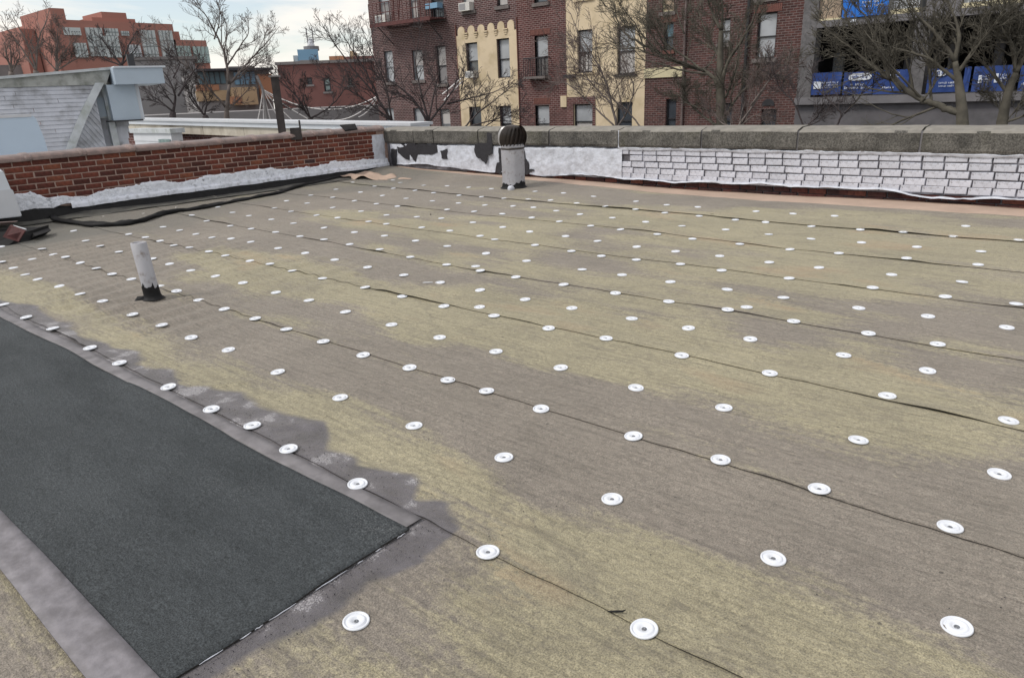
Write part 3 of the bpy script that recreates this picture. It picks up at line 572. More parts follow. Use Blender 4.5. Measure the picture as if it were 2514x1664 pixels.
for i in range(len(JY) - 1): coping_tile(JY[i], JY[i + 1], i)
def face_strip(name, mat, parent, x, ya, yb, flo, fhi, d, n, nv=6, rough=0.0, seed=1, smooth=True):
    """strip standing on a wall that faces +X; lower and upper edge are functions of y"""
    m = MB(); r = VN(seed)
    def fn(a, b):
        y = ya + (yb - ya) * a; lo, hi = float(flo(np.array(y))), float(fhi(np.array(y))); z = lo + (hi - lo) * b
        dd = (d(y, b) if callable(d) else d) + rough * float(r(y * 22, z * 22)) + rough * 0.7 * float(r(y * 55, z * 55))
        if b == 1.0: dd = 0.0
        return (x + dd, y, z)
    m.grid(fn, n, nv); return m.build(name, mat, parent, smooth)
bandlo = lambda y: 0.130 + 0.006 * vn1(y * 3, 2) + 0.004 * vn2(y * 11, 3) + 0.03 * sm((3.6 - y) / 0.4)
bandhi = lambda y: 0.207 + 0.003 * vn1(y * 2, 7)
face_strip('rough_flashing', M['rough_flashing'], lw, XL, 2.3, YR - 0.02, lambda y: bandhi(y) - 0.012 - 0.1 * sm((3.5 - y) / 0.4), white_top, lambda y, b: 0.018 + 0.010 * (1 - b), 420, 8, 0.008, 4)
face_strip('white_band', M['white_band'], lw, XL, 3.55, YR - 0.02, bandlo, bandhi, lambda y, b: 0.058 - 0.004 * b, 160, 4, 0.001, 6)
face_strip('tar_base', M['tar'], lw, XL, 2.0, YR - 0.02, lambda y: -0.005 + 0.02 * vn1(y * 1.3, 9), lambda y: bandlo(y) + 0.03, lambda y, b: 0.040 + 0.17 * (1 - b) ** 2 + 0.01 * float(vn1(y * 4, b * 5)), 220, 6, 0.006, 8)
m = MB(); cy0, cy1 = YR - 0.36, YR - 0.05
m.grid(lambda a, b: (XL + 0.014 + 0.006 * float(vn1(a * 4, b * 6)) - 0.014 * (a in (0, 1)), cy0 + (cy1 - cy0) * a + 0.012 * float(vn2(b * 9, a)), 0.20 + 0.53 * b), 8, 16)
m.build('painted_corner', M['white_coating'], lw, True)
# membrane turned up at the foot of the brick parapet
o = sheet('upturned_membrane', M['grey_margin'], None, -11.06, -10.62, lambda x: np.full_like(x, 2.2), lambda x: np.full_like(x, 8.6), 0.012, 10, 120, 0.004, 'tar', zf=lambda X, Y: 0.012 * vn1(Y * 3, X * 6))
tag(o, 'dark grey membrane strip turned up along the foot of the red brick parapet', 'membrane')

# ------------------------------------------------------------------ painted parapet at the back
rw = thing('painted_parapet', (-4.0, YR, 0), 'white painted parapet with thick weathered concrete coping across the back of the roof', 'wall')
mb = MB(); mb.box(XL - 0.3, 6.0, YR + 0.022, YR + 0.34, 0.10, 0.575); mb.box(XL - 0.3, 6.0, YR + 0.068, YR + 0.33, -0.05, 0.10); mb.build('mortar_core', M['dark_mortar'], rw)
JX = [-11.2, -10.26, -9.72, -8.61, -7.07, -5.79, -4.47, -3.18, -1.81, -0.5, 0.85, 2.2, 3.5, 4.8, 6.0]
for i in range(len(JX) - 1):
    r = random.Random(70 + i); a, b = JX[i] + 0.012, JX[i + 1] - 0.012; dy, dz = r.uniform(-0.006, 0.006), r.uniform(-0.006, 0.006)
    m = MB(); n = 10
    prof = [(YR - 0.03, 0.568), (YR - 0.045, 0.60), (YR - 0.045, 0.785), (YR - 0.026, 0.806), (YR + 0.12, 0.838), (YR + 0.37, 0.845), (YR + 0.40, 0.82), (YR + 0.40, 0.568)]
    vs = []
    for q in range(n + 1):
        x = a + (b - a) * q / n
        for j, (y, z) in enumerate(prof): vs.append((x, y + dy + 0.004 * float(vn1(x * 6, j)), z + dz + 0.003 * float(vn2(x * 7, j))))
    P_ = len(prof); fs = [(q * P_ + j, (q + 1) * P_ + j, (q + 1) * P_ + (j + 1) % P_, q * P_ + (j + 1) % P_) for q in range(n) for j in range(P_)]
    fs += [tuple(range(P_)), tuple(n * P_ + j for j in range(P_))[::-1]]
    m.add(vs, fs); o = m.build('coping_stone', M['coping'], rw)
    o.data.materials.append(M['coping_lit_top'])
    for f in o.data.polygons:
        if f.normal.z > 0.6: f.material_index = 1
    if i > 0:
        m = MB(); m.box(JX[i] - 0.013, JX[i] + 0.013, YR - 0.028, YR + 0.38, 0.57, 0.80); m.build('joint', M['white_coating'] if i in (5,) else M['concrete_dark'], rw)
WB = [brick_mesh('brick', M['painted_brick'], 0.2135, 0.0755, 0.03, 40 + s, 0.006, 0.0035) for s in range(5)]
rng = random.Random(21)
ROWS = [0.497, 0.408, 0.318, 0.228, 0.150]
STARTX = [-5.74, -5.62, -5.70, -5.78, -5.7]
for c, z in enumerate(ROWS):
    x = STARTX[c] + (c % 2) * 0.113
    while x < 5.6:
        zz = z + 0.012 * sm((x + 4) / 4)
        place('brick', WB[rng.randrange(5)], rw, (x, YR + 0.028 + rng.uniform(-0.003, 0.003), zz), (1, rng.uniform(0.95, 1.015), rng.uniform(0.96, 1.03)), (0, rng.gauss(0, 0.006), -math.pi / 2 + rng.gauss(0, 0.008)))
        x += 0.2265
LB = [brick_mesh('brick', M['shaded_brick'], 0.205, 0.06, 0.02, 60 + s) for s in range(4)]
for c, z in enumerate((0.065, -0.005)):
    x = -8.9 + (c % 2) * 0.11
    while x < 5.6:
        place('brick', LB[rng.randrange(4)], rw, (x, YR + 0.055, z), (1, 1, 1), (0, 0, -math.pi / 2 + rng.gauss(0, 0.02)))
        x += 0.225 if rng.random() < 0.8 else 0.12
def front_strip(name, mat, parent, y, xa, xb, flo, fhi, d, n, nv=6, rough=0.0, seed=1, close=True):
    m = MB(); r = VN(seed)
    def fn(a, b):
        x = xa + (xb - xa) * a; lo, hi = float(flo(np.array(x))), float(fhi(np.array(x))); z = lo + (hi - lo) * b
        dd = (d(x, b) if callable(d) else d) + rough * float(r(x * 18, z * 18)) + rough * 0.6 * float(r(x * 47, z * 47))
        if close and b == 1.0: dd = -0.03
        return (x, y - dd, z)
    m.grid(fn, n, nv); return m.build(name, mat, parent, True)
low = lambda x: 0.105 + 0.03 * vn1(x * 1.4, 3) + 0.014 * vn2(x * 4.7, 1) + 0.006 * vn3(x * 13, 3) + 0.07 * sm((-x - 8.2) / 2.4) - 0.035 * np.exp(-((x + 1.75) / 0.3) ** 2) + 0.02 * sm((x + 1.5) / 0.7)
top = lambda x: 0.555 + 0.012 * vn1(x * 4, 2) + 0.010 * vn2(x * 13, 4)
front_strip('render_coat', M['white_coating'], rw, YR, -10.98, -5.74, lambda x: low(x) + 0.01, top, lambda x, b: 0.012 + 0.006 * float(vn1(x * 2, b * 3)), 300, 22, 0.0045, 12)
front_strip('torn_flashing', M['white_coating'], rw, YR, -10.98, 5.6, low, lambda x: low(x) + 0.016 + 0.009 * vn2(x * 2, 8) + 0.010 * vn3(x * 6, 2), lambda x, b: 0.016 + (0.008 + 0.010 * float(vn1(x * 2.6, 6))) * (1 - b) ** 2, 420, 5, 0.002, 14)
front_strip('paint_ridge', M['white_coating'], rw, YR, -5.8, 5.6, lambda x: 0.528 + 0.008 * vn1(x * 6, 1), lambda x: 0.570 + 0.016 * vn2(x * 5, 4) + 0.010 * vn3(x * 17, 2), lambda x, b: 0.014 + 0.02 * b, 300, 4, 0.003, 15)
# black tar where the white coat has peeled, traced in wall coordinates
def peel(pts, dd=0.024, seed=0):
    P_ = [at_y(px, py, YR) for px, py in pts]; m = MB()
    q = []
    for i in range(len(P_)):
        a, b = P_[i], P_[(i + 1) % len(P_)]
        for s_ in range(4):
            p = a + (b - a) * s_ / 4; q.append((p[0] + 0.012 * float(vn1(p[0] * 31, p[2] * 31 + seed)), YR - dd, p[2] + 0.012 * float(vn2(p[0] * 29 + seed, p[2] * 29))))
    m.poly(q, (0, 0.02, 0)); return m.build('bare_tar_patch', M['tar_patch'], rw)
z7 = lambda x, y: (640 + x / 3.384, 280 + y / 3.384)
peel([z7(1150, 230), z7(1215, 265), z7(1250, 225), z7(1270, 140), z7(1290, 140), z7(1292, 255), z7(1340, 240), z7(1440, 190), z7(1440, 225), z7(1370, 250), z7(1470, 245), z7(1475, 320), z7(1420, 340), z7(1310, 335), z7(1290, 400), z7(1245, 330), z7(1240, 385), z7(1205, 370), z7(1150, 320), z7(1140, 275), z7(1200, 275)], seed=1)
peel([z7(1500, 305), z7(1535, 300), z7(1556, 285), z7(1556, 370), z7(1510, 370), z7(1510, 330)], seed=2)
peel([z7(1795, 245), z7(1895, 240), z7(1895, 160), z7(1935, 155), z7(1940, 330), z7(1900, 345), z7(1885, 412), z7(1840, 370), z7(1815, 365), z7(1790, 310)], 0.05, seed=3)
peel([z7(1985, 280), z7(2010, 280), z7(2010, 500), z7(1955, 490), z7(1970, 410), z7(1990, 400)], 0.03, seed=4)
peel([z7(2170, 260), z7(2195, 300), z7(2205, 370), z7(2230, 400), z7(2235, 460), z7(2275, 460), z7(2270, 475), z7(2235, 480), z7(2235, 500), z7(2160, 500)], 0.03, seed=5)
peel([z7(1092, 290), z7(1138, 290), z7(1136, 440), z7(1100, 420)], 0.035, seed=6)
# ------------------------------------------------------------------ black curled membrane edge and cable
pth = [(60, 505, .02), (85, 519, .022), (110, 530, .03), (150, 545, .04), (230, 551, .045), (300, 548, .042), (345, 540, .035), (400, 523, .040), (450, 515, .03), (505, 507, .034), (560, 495, .026), (610, 486, .03), (680, 473, .03), (735, 458, .03), (790, 447, .024), (830, 438, .028), (870, 428, .03), (905, 421, .025), (958, 411, .02)]
def rough_tube(pts, n=9, sub=6, seed=0, flat=0.75, jig=0.25):
    P_ = np.array([p[:3] for p in pts]); Rr = np.array([p[3] for p in pts]); tt = np.arange(len(pts)); s_ = np.linspace(0, len(pts) - 1, (len(pts) - 1) * sub + 1)
    Q = np.stack([np.interp(s_, tt, P_[:, i]) for i in range(3)], 1); rr = np.interp(s_, tt, Rr)
    ker = np.array([1, 2, 3, 2, 1]) / 9.0
    for i in range(3): Q[2:-2, i] = np.convolve(Q[:, i], ker, 'valid')
    m = MB(); m.tube(Q, rr, n); r = VN(seed)
    base = len(Q)
    for i in range(base):
        for k in range(n):
            p = np.array(m.v[i * n + k]); c = Q[i]; f = 1 + jig * float(r(i * 0.35, k * 1.7))
            p = c + (p - c) * f; p[2] = c[2] + (p[2] - c[2]) * flat; m.v[i * n + k] = tuple(p)
    return m
pp = []
for px, py, r_ in pth:
    g = at_z(px, py, 0.03); pp.append((g[0], g[1], float(hgt(g[0], g[1])) + r_ * 0.6, r_))
o = rough_tube([(p_[0], p_[1], p_[2] + 0.004, p_[3] * 1.25) for p_ in pp], 9, 8, 3, 0.65, 0.55).build('curled_membrane_edge', M['tar'], None, True)
tag(o, 'long black curled strip of torn roofing snaking along the brick parapet', 'membrane')
cb = []
for px, py in ((-30, 492), (0, 501), (30, 512), (60, 522), (90, 531), (120, 538)):
    g = at_z(px, py, 0.04); cb.append((g[0], g[1], float(hgt(g[0], g[1])) + (0.10 if px < 0 else 0.05 if px < 40 else 0.012)))
m = MB(); m.tube(cb, 0.008, 7); tag(m.build('cable', M['tar'], None, True), 'thin black cable running in over the left edge of the roof', 'cable')
# ------------------------------------------------------------------ vent pipe on the left
g = at_z(377, 735)
vp = thing('vent_pipe', (g[0], g[1], float(hgt(g[0], g[1]))), 'pale grey open vent pipe with tarred black foot standing on the roof', 'pipe')
bx, by = g[0], g[1]; bz = vp.location[2]; top_p = at_d(339, 596, math.hypot(bx, by) - 0.02); R_ = 0.056
H_ = top_p[2] - bz; lean = np.array([top_p[0] - bx, top_p[1] - by, 0]) * 0.95
m = MB(); prof = [(R_, 0.0), (R_, H_), (R_ - 0.008, H_ + 0.003), (R_ - 0.014, H_), (R_ - 0.014, H_ - 0.25)]
m.lathe(prof, 28, (bx, by, bz)); m.v = [(x + lean[0] * (z - bz) / H_, y + lean[1] * (z - bz) / H_, z) for x, y, z in m.v]
m.build('pipe_shaft', M['steel_paint'], vp, True)
m = MB(); m.box(bx - 0.006 + lean[0], bx + 0.006 + lean[0], by - R_ + 0.012 + lean[1], by + R_ - 0.012 + lean[1], bz + H_ - 0.06, bz + H_ - 0.004); m.build('divider', M['steel_paint'], vp)
m = MB(); n = 40
vs = []; 
for j, (zz, rr) in enumerate(((0.0, R_ + 0.03), (0.012, R_ + 0.012), (0.03, R_ + 0.005), (0.06, R_ + 0.004), (0.10, R_ + 0.003))):
    for k in range(n):
        a = 2 * math.pi * k / n; h_ = zz + (0.025 * float(vn1(k * 0.7, 3)) + 0.03 * float(vn2(k * 1.9, 5)) if j == 4 else 0); r_ = rr * (1 + (0.12 * float(vn3(k * 0.5, 1)) if j == 0 else 0))
        vs.append((bx + r_ * math.cos(a) + lean[0] * h_ / H_, by + r_ * math.sin(a) + lean[1] * h_ / H_, bz + h_))
m.add(vs, [(j * n + k, j * n + (k + 1) % n, (j + 1) * n + (k + 1) % n, (j + 1) * n + k) for j in range(4) for k in range(n)])
m.build('tar_collar', M['tar'], vp, True)
g = at_z(351, 738); r = random.Random(3); pts = []
m = MB()
def shard(m, c, L, W_, Hh, a, seed):
    r = random.Random(seed); ca, sa = math.cos(a), math.sin(a); n = 9; ring = []
    for k in range(n):
        th = 2 * math.pi * k / n; q = r.uniform(0.6, 1.25); x, y = L * math.cos(th) * q, W_ * math.sin(th) * q
        ring.append((c[0] + x * ca - y * sa, c[1] + x * sa + y * ca))
    lo = [(x, y, c[2]) for x, y in ring]; hi = [(c[0] + (x - c[0]) * r.uniform(0.5, 0.9), c[1] + (y - c[1]) * r.uniform(0.5, 0.9), c[2] + Hh * r.uniform(0.5, 1)) for x, y in ring]
    m.add(lo + hi + [(c[0], c[1], c[2] + Hh)], [(k, (k + 1) % n, n + (k + 1) % n, n + k) for k in range(n)] + [(n + k, n + (k + 1) % n, 2 * n) for k in range(n)])
shard(m, (g[0], g[1], float(hgt(g[0], g[1])) - 0.004), 0.075, 0.03, 0.035, 0.8, 4); shard(m, (g[0] + 0.05, g[1] + 0.03, float(hgt(g[0], g[1])) - 0.004), 0.05, 0.025, 0.05, 0.2, 9)
tag(m.build('tar_scrap', M['tar'], None), 'small jagged black tar scrap at the foot of the vent pipe', 'scrap')
# ------------------------------------------------------------------ turbine vent
g = at_z(1262, 463); bx, by, bz = g[0], g[1], float(hgt(g[0], g[1]))
tv = thing('turbine_vent', (bx, by, bz), 'black turbine roof vent on a pale ribbed metal stack by the painted parapet', 'vent')
dist = math.hypot(bx, by); pxm = FPX * (1 / (np.array([bx, by, 0.4]) - CAM_POS).dot(CF))
Rs = 27.5 / pxm; zt = at_d(1262, 362, dist)[2]; zc = at_d(1253, 335, dist)[2]; ztop = at_d(1253, 312, dist)[2]
n = 48; m = MB(); vs = []
lev = np.linspace(bz, zt + 0.05, 8)
for z in lev:
    for k in range(n):
        a = 2 * math.pi * k / n; r_ = Rs * (1 + 0.012 * (1 if (k % 6) in (0, 1) else 0)) * (1.0 + 0.04 * (z - bz)); vs.append((bx + r_ * math.cos(a), by + r_ * math.sin(a), z))
m.add(vs, [(j * n + k, j * n + (k + 1) % n, (j + 1) * n + (k + 1) % n, (j + 1) * n + k) for j in range(7) for k in range(n)])
m.build('stack', M['steel_paint'], tv, False)
m = MB(); vs = []
for j, (zz, rr) in enumerate(((0.0, Rs + 0.05), (0.02, Rs + 0.02), (0.04, Rs + 0.008), (0.085, Rs + 0.006))):
    for k in range(n):
        a = 2 * math.pi * k / n; h_ = zz + (0.03 * float(vn1(k * 0.6, 8)) + 0.02 * float(vn2(k * 1.7, 2)) if j == 3 else 0); r_ = rr * (1 + (0.10 * float(vn3(k * 0.45, 3)) if j == 0 else 0))
        vs.append((bx + r_ * math.cos(a), by + r_ * math.sin(a), bz + h_))
m.add(vs, [(j * n + k, j * n + (k + 1) % n, (j + 1) * n + (k + 1) % n, (j + 1) * n + k) for j in range(3) for k in range(n)])
m.build('tar_collar', M['tar'], tv, True)
head_c = np.array([bx, by, 0]); Rh = 36.0 / pxm; z0h, z1h = zt - 0.01, ztop + 0.02; zm = (z0h + z1h) / 2; hh_ = (z1h - z0h) / 2
m = MB(); m.lathe([(Rs * 1.04, z0h - 0.015), (Rs * 1.10, z0h), (Rs * 1.04, z0h + 0.015), (0.6 * Rs, z0h + 0.02)], 32, (bx, by, 0)); m.build('neck_ring', M['black_metal'], tv, True)
m = MB(); m.lathe([(Rh * 0.55, z0h + 0.03), (Rh * 0.62, zm), (Rh * 0.5, z1h - 0.05), (Rh * 0.3, z1h - 0.02)], 24, (bx, by, 0)); m.build('inner_drum', M['black_metal'], tv, True)
m = MB(); m.lathe([(Rh * 0.60, z1h - 0.045), (Rh * 0.50, z1h - 0.012), (Rh * 0.30, z1h + 0.004), (Rh * 0.05, z1h + 0.010), (0.002, z1h + 0.012)], 24, (bx, by, 0)); m.build('crown_plate', M['black_metal'], tv, True)
NF = 20
for k in range(NF):
    m = MB(); a0 = 2 * math.pi * k / NF; js = 9
    def fn(u, w):
        th = (u - 0.5) * math.pi * 0.86; r_ = Rh * (0.50 + 0.50 * math.cos(th)); z = zm + hh_ * math.sin(th) / math.sin(math.pi * 0.43) * 0.97
        r2 = max(r_, Rs * 0.55) * (1.0 - 0.16 * w); a = a0 + 0.50 * (u - 0.5) + w * 0.24
        return (bx + r2 * math.cos(a), by + r2 * math.sin(a), z)
    m.grid(fn, js, 2); mt = M['gal_fin'] if k == 13 else M['black_metal']
    m.build('fin', mt, tv, True)
g = at_z(1255, 469); m = MB(); m.lathe([(0.045, 0), (0.05, 0.03), (0.035, 0.06), (0.01, 0.07)], 12, (g[0], g[1], float(hgt(g[0], g[1]))))
m.v = [(x + 0.01 * float(vn1(x * 40, z * 40)), y + 0.01 * float(vn2(y * 40, z * 40)), z) for x, y, z in m.v]
tag(m.build('sealant_lump', M['white_coating'], None, True), 'small white lump of sealant at the foot of the turbine vent', 'sealant')
# ------------------------------------------------------------------ debris and white curb at the left edge
g = at_z(35, 588); z0 = float(hgt(g[0], g[1]))
db = thing('torn_roofing_scrap', (g[0], g[1], z0), 'heap of torn maroon and black roofing scrap at the left edge of the picture', 'scrap')
c = lambda px, py, z: at_z(px, py, z)
m = MB(); pts = [c(-40, 606, 0.0), c(20, 603, 0.0), c(70, 592, 0.0), c(78, 585, 0.02), c(86, 580, 0.06), c(80, 572, 0.07), c(80, 565, 0.10), c(60, 570, 0.10), c(-40, 575, 0.12)]
m.poly([tuple(p) for p in pts], (-0.25, 0.25, 0.0)); m.build('black_layer', M['tar'], db)
m = MB(); pts = [c(12, 580, 0.10), c(50, 592, 0.03), c(66, 566, 0.14), c(30, 551, 0.20)]
m.poly([tuple(p + np.array((0.03, -0.03, 0))) for p in pts], (-0.02, 0.02, 0.0)); m.build('maroon_flap', M['red_scrap'], db)
m = MB(); pts = [c(-30, 556, 0.16), c(15, 553, 0.16), c(40, 544, 0.20), c(-30, 548, 0.22)]
m.poly([tuple(p) for p in pts], (-0.03, 0.03, 0.0)); m.build('pale_flap', M['grey_scrap'], db)
m = MB(); m.tube([c(33, 554, 0.18), c(64, 563, 0.15)], 0.008, 5); m.build('edge_strip', M['cap_white'], db)
wc = facing(10, 470, 10.75)
curb = thing('white_curb', wc.pt(0, 0.0), 'rounded white metal curb cut off by the left edge of the picture', 'curb')
m = MB(); zt_ = wc.uz(10, 420)[1]; zb0_ = wc.uz(10, 536)[1]; prof = []
u1 = wc.uz(18, 470)[0]
n_ = 8
q = [(-0.9, zb0_), (u1 + 0.07, zb0_), (u1 + 0.045, zb0_ + 0.3)] + [(u1 - 0.03 + 0.05 * math.cos(a), zt_ - 0.06 + 0.06 * math.sin(a)) for a in np.linspace(0, math.pi / 2, n_)] + [(-0.9, zt_)]
m.poly([wc.pt(u, z, 0) for u, z in q], wc.n * -0.5); m.build('curb_shell', M['white_metal'], curb)
m = MB(); zs = wc.uz(10, 466)[1]; m.poly([wc.pt(u, z, 0.012) for u, z in ((-0.9, zb0_ + 0.01), (u1 + 0.08, zb0_ + 0.01), (u1 + 0.06, zs - 0.02), (u1 + 0.045, zs), (-0.9, zs))], wc.n * -0.02); m.build('skirt', M['cap_white'], curb)
# small bits on the grey strip by the brick parapet
for i, (px, py, L, W_, a) in enumerate(((432, 507, 0.10, 0.03, 2.6), (254, 530, 0.05, 0.03, 0.4), (352, 522, 0.05, 0.025, 1.0), (1748, 523, 0.05, 0.012, 0.5), (1057, 521, 0.02, 0.012, 0.3))):
    g = at_z(px, py, 0.03); m = MB(); shard(m, (g[0], g[1], float(hgt(g[0], g[1])) - 0.002), L / 2, W_ / 2, 0.014, a, 30 + i)
    lab = ['pale splinter lying beside the black curled strip', 'tiny pale crumb lying above the bend of the black curled strip', 'small pale flake on the grey margin above the vent pipe', 'small dark scrap lying on the roof before the right half of the painted parapet', 'tiny dark crumb on the far roof left of the turbine vent'][i]
    tag(m.build('debris_flake', M['wood_chip'] if i < 3 else M['tar'], None), lab, 'debris')
# torn tab of membrane at the nearest seam, sealant beads on the patch edge, a white sliver by a plate
g = at_z(1528, 1497); g[1] = float(seam_y(1, g[0])) + 0.003; m = MB(); zt0 = float(hgt(g[0], g[1])) + 0.006
m.tube([(g[0] - 0.03, g[1] - 0.004, zt0), (g[0] - 0.008, g[1] + 0.004, zt0 + 0.006), (g[0] + 0.008, g[1] + 0.014, zt0 + 0.008), (g[0] + 0.014, g[1] + 0.022, zt0 + 0.012)], [0.002, 0.0035, 0.003, 0.001], 5)
tag(m.build('torn_tab', M['tar']), 'tiny black torn tab curling up from the nearest seam', 'membrane')
rb = random.Random(12); yy = 0.56
for i in range(9):
    L_ = rb.uniform(0.02, 0.12); m = MB(); zz = float(hgt(-1.636, yy)) + 0.012
    m.tube([(-1.632 + 0.003 * rb.random(), yy + L_ * q_ / 4, zz + 0.001 * rb.random()) for q_ in range(5)], [0.0006, 0.0013, 0.0016, 0.0012, 0.0006], 5)
    if yy + L_ < 1.3: tag(m.build('sealant_bead', M['white_coating']), 'thin white sealant bead on the cut edge of the dark sheet, %s from the bottom' % ORD[i + 1], 'sealant', 'white sealant beads on the edge of the dark sheet')
    yy += L_ + rb.uniform(0.01, 0.07)
g = at_z(1062, 695.5); g2 = at_z(1040, 697); m = MB(); zz = float(hgt(g[0], g[1])) + 0.003
m.poly([(g[0], g[1] - 0.006, zz), (g[0], g[1] + 0.006, zz), (g2[0], g2[1] + 0.010, zz + 0.004), (g2[0], g2[1] - 0.010, zz + 0.004)], (0, 0, 0.002)); tag(m.build('white_sliver', M['plate']), 'white paper sliver stuck to a plate in the middle of the roof', 'debris')

# ------------------------------------------------------------------ ground
mb = MB(); mb.quad((-700, -500, -9), (500, -500, -9), (500, 900, -9), (-700, 900, -9)); tag(mb.build('ground', M['soil']), kind='structure')
mb = MB(); mb.box(-60, -11.46, -7, 9.8, -9.0, -0.6); tag(mb.build('neighbour_roof', M['stained_cap']), kind='structure')

# ------------------------------------------------------------------ facades
def wall_holes(m, P, u0, u1, z0, z1, holes, d=0.0, depth=0.16):
    us = sorted({u0, u1, *[h[0] for h in holes], *[h[1] for h in holes]}); zs = sorted({z0, z1, *[h[2] for h in holes], *[h[3] for h in holes]})
    us = [u for u in us if u0 <= u <= u1]; zs = [z for z in zs if z0 <= z <= z1]
    for a, b in zip(us[:-1], us[1:]):
        for c_, e in zip(zs[:-1], zs[1:]):
            um, zm_ = (a + b) / 2, (c_ + e) / 2
            if any(h[0] < um < h[1] and h[2] < zm_ < h[3] for h in holes): continue
            m.quad(P.pt(a, c_, d), P.pt(b, c_, d), P.pt(b, e, d), P.pt(a, e, d), [(a, c_), (b, c_), (b, e), (a, e)])
    for h in holes:
        a, b, c_, e = max(h[0], u0), min(h[1], u1), max(h[2], z0), min(h[3], z1)
        if b <= a or e <= c_: continue
        for (p, q) in (((a, c_), (a, e)), ((b, e), (b, c_)), ((a, e), (b, e)), ((b, c_), (a, c_))):
            m.quad(P.pt(p[0], p[1], d), P.pt(q[0], q[1], d), P.pt(q[0], q[1], d - depth), P.pt(p[0], p[1], d - depth), [(p[0], p[1]), (q[0], q[1]), (q[0] + .1, q[1] + .1), (p[0] + .1, p[1] + .1)])
def solid_back(m, P, u0, u1, z0, z1, depth=9.0, d0=-0.9):
    q = lambda u, z, d: P.pt(u, z, d)
    m.quad(q(u0, z0, d0 + 0.9), q(u0, z1, d0 + 0.9), q(u0, z1, -depth), q(u0, z0, -depth), [(0, z0), (0, z1), (depth, z1), (depth, z0)])
    m.quad(q(u1, z0, d0 + 0.9), q(u1, z0, -depth), q(u1, z1, -depth), q(u1, z1, d0 + 0.9), [(0, z0), (depth, z0), (depth, z1), (0, z1)])
    m.quad(q(u0, z1, d0 + 0.9), q(u1, z1, d0 + 0.9), q(u1, z1, -depth), q(u0, z1, -depth)); m.quad(q(u0, z0, -depth), q(u0, z1, -depth), q(u1, z1, -depth), q(u1, z0, -depth))
def window(parent, P, h, frame='black_frame', glass='glass', lower=None, d=0.0, rail=0.48, sill=None, bars=0, fw=0.05, curtain=None):
    a, b, c_, e = h; rd = d - 0.13
    m = MB(); m.pbox(P, a, a + fw, c_, e, rd - 0.05, rd + 0.03); m.pbox(P, b - fw, b, c_, e, rd - 0.05, rd + 0.03); m.pbox(P, a + fw, b - fw, e - fw, e, rd - 0.05, rd + 0.03); m.pbox(P, a + fw, b - fw, c_, c_ + fw, rd - 0.05, rd + 0.03)
    zr = c_ + (e - c_) * rail; m.pbox(P, a + fw, b - fw, zr - fw * 0.5, zr + fw * 0.5, rd - 0.05, rd + 0.02)
    for i in range(bars):
        uu = a + (b - a) * (i + 1) / (bars + 1); m.pbox(P, uu - 0.012, uu + 0.012, c_, zr, rd + 0.035, rd + 0.05)
    w = m.build('window', M[frame], parent)
    for (z0, z1, g, off) in ((c_ + fw, zr, lower or glass, -0.03), (zr, e - fw, glass, -0.01)):
        m = MB(); m.quad(P.pt(a + fw, z0, rd + off), P.pt(b - fw, z0, rd + off), P.pt(b - fw, z1, rd + off), P.pt(a + fw, z1, rd + off)); m.build('pane', M[g], w)
    if sill:
        m = MB(); m.pbox(P, a - 0.10, b + 0.10, c_ - sill[1], c_, d - 0.1, d + 0.07); m.build('sill', M[sill[0]], w)
    return w
def ac_unit(P, rc, label, d=0.0):
    a, b, c_, e = rc; o = thing('air_conditioner', P.pt((a + b) / 2, c_, d), label, 'air conditioner', 'window air conditioners on the brick tenement')
    m = MB(); m.pbox(P, a, b, c_, e, d - 0.1, d + 0.28); m.build('casing', M['ac_white'], o)
    m = MB(); m.pbox(P, a + 0.04, a + (b - a) * 0.62, c_ + 0.04, e - 0.05, d + 0.27, d + 0.286); m.build('grille', M['ac_grille'], o)
    return o
PT = Plane((0, 26.0), 0.0)
R3 = lambda x0, y0, x1, y1: PT.rect(880 + x0 / 3.948, y0 / 3.948, 880 + x1 / 3.948, y1 / 3.948)
R4 = lambda x0, y0, x1, y1: PT.rect(1340 + x0 / 3.948, y0 / 3.948, 1340 + x1 / 3.948, y1 / 3.948)
R5 = lambda x0, y0, x1, y1: PT.rect(1914 + x0 / 3.948, y0 / 3.948, 1914 + x1 / 3.948, y1 / 3.948)
ZB, ZT = -9.0, 9.5
uA0, uA1, uA2, uA3 = PT.uz(909, 60)[0], PT.uz(1127, 180)[0], PT.uz(1273, 180)[0], PT.uz(1391, 160)[0]
uB1, uC1 = PT.uz(1584, 160)[0], PT.uz(1962, 160)[0]
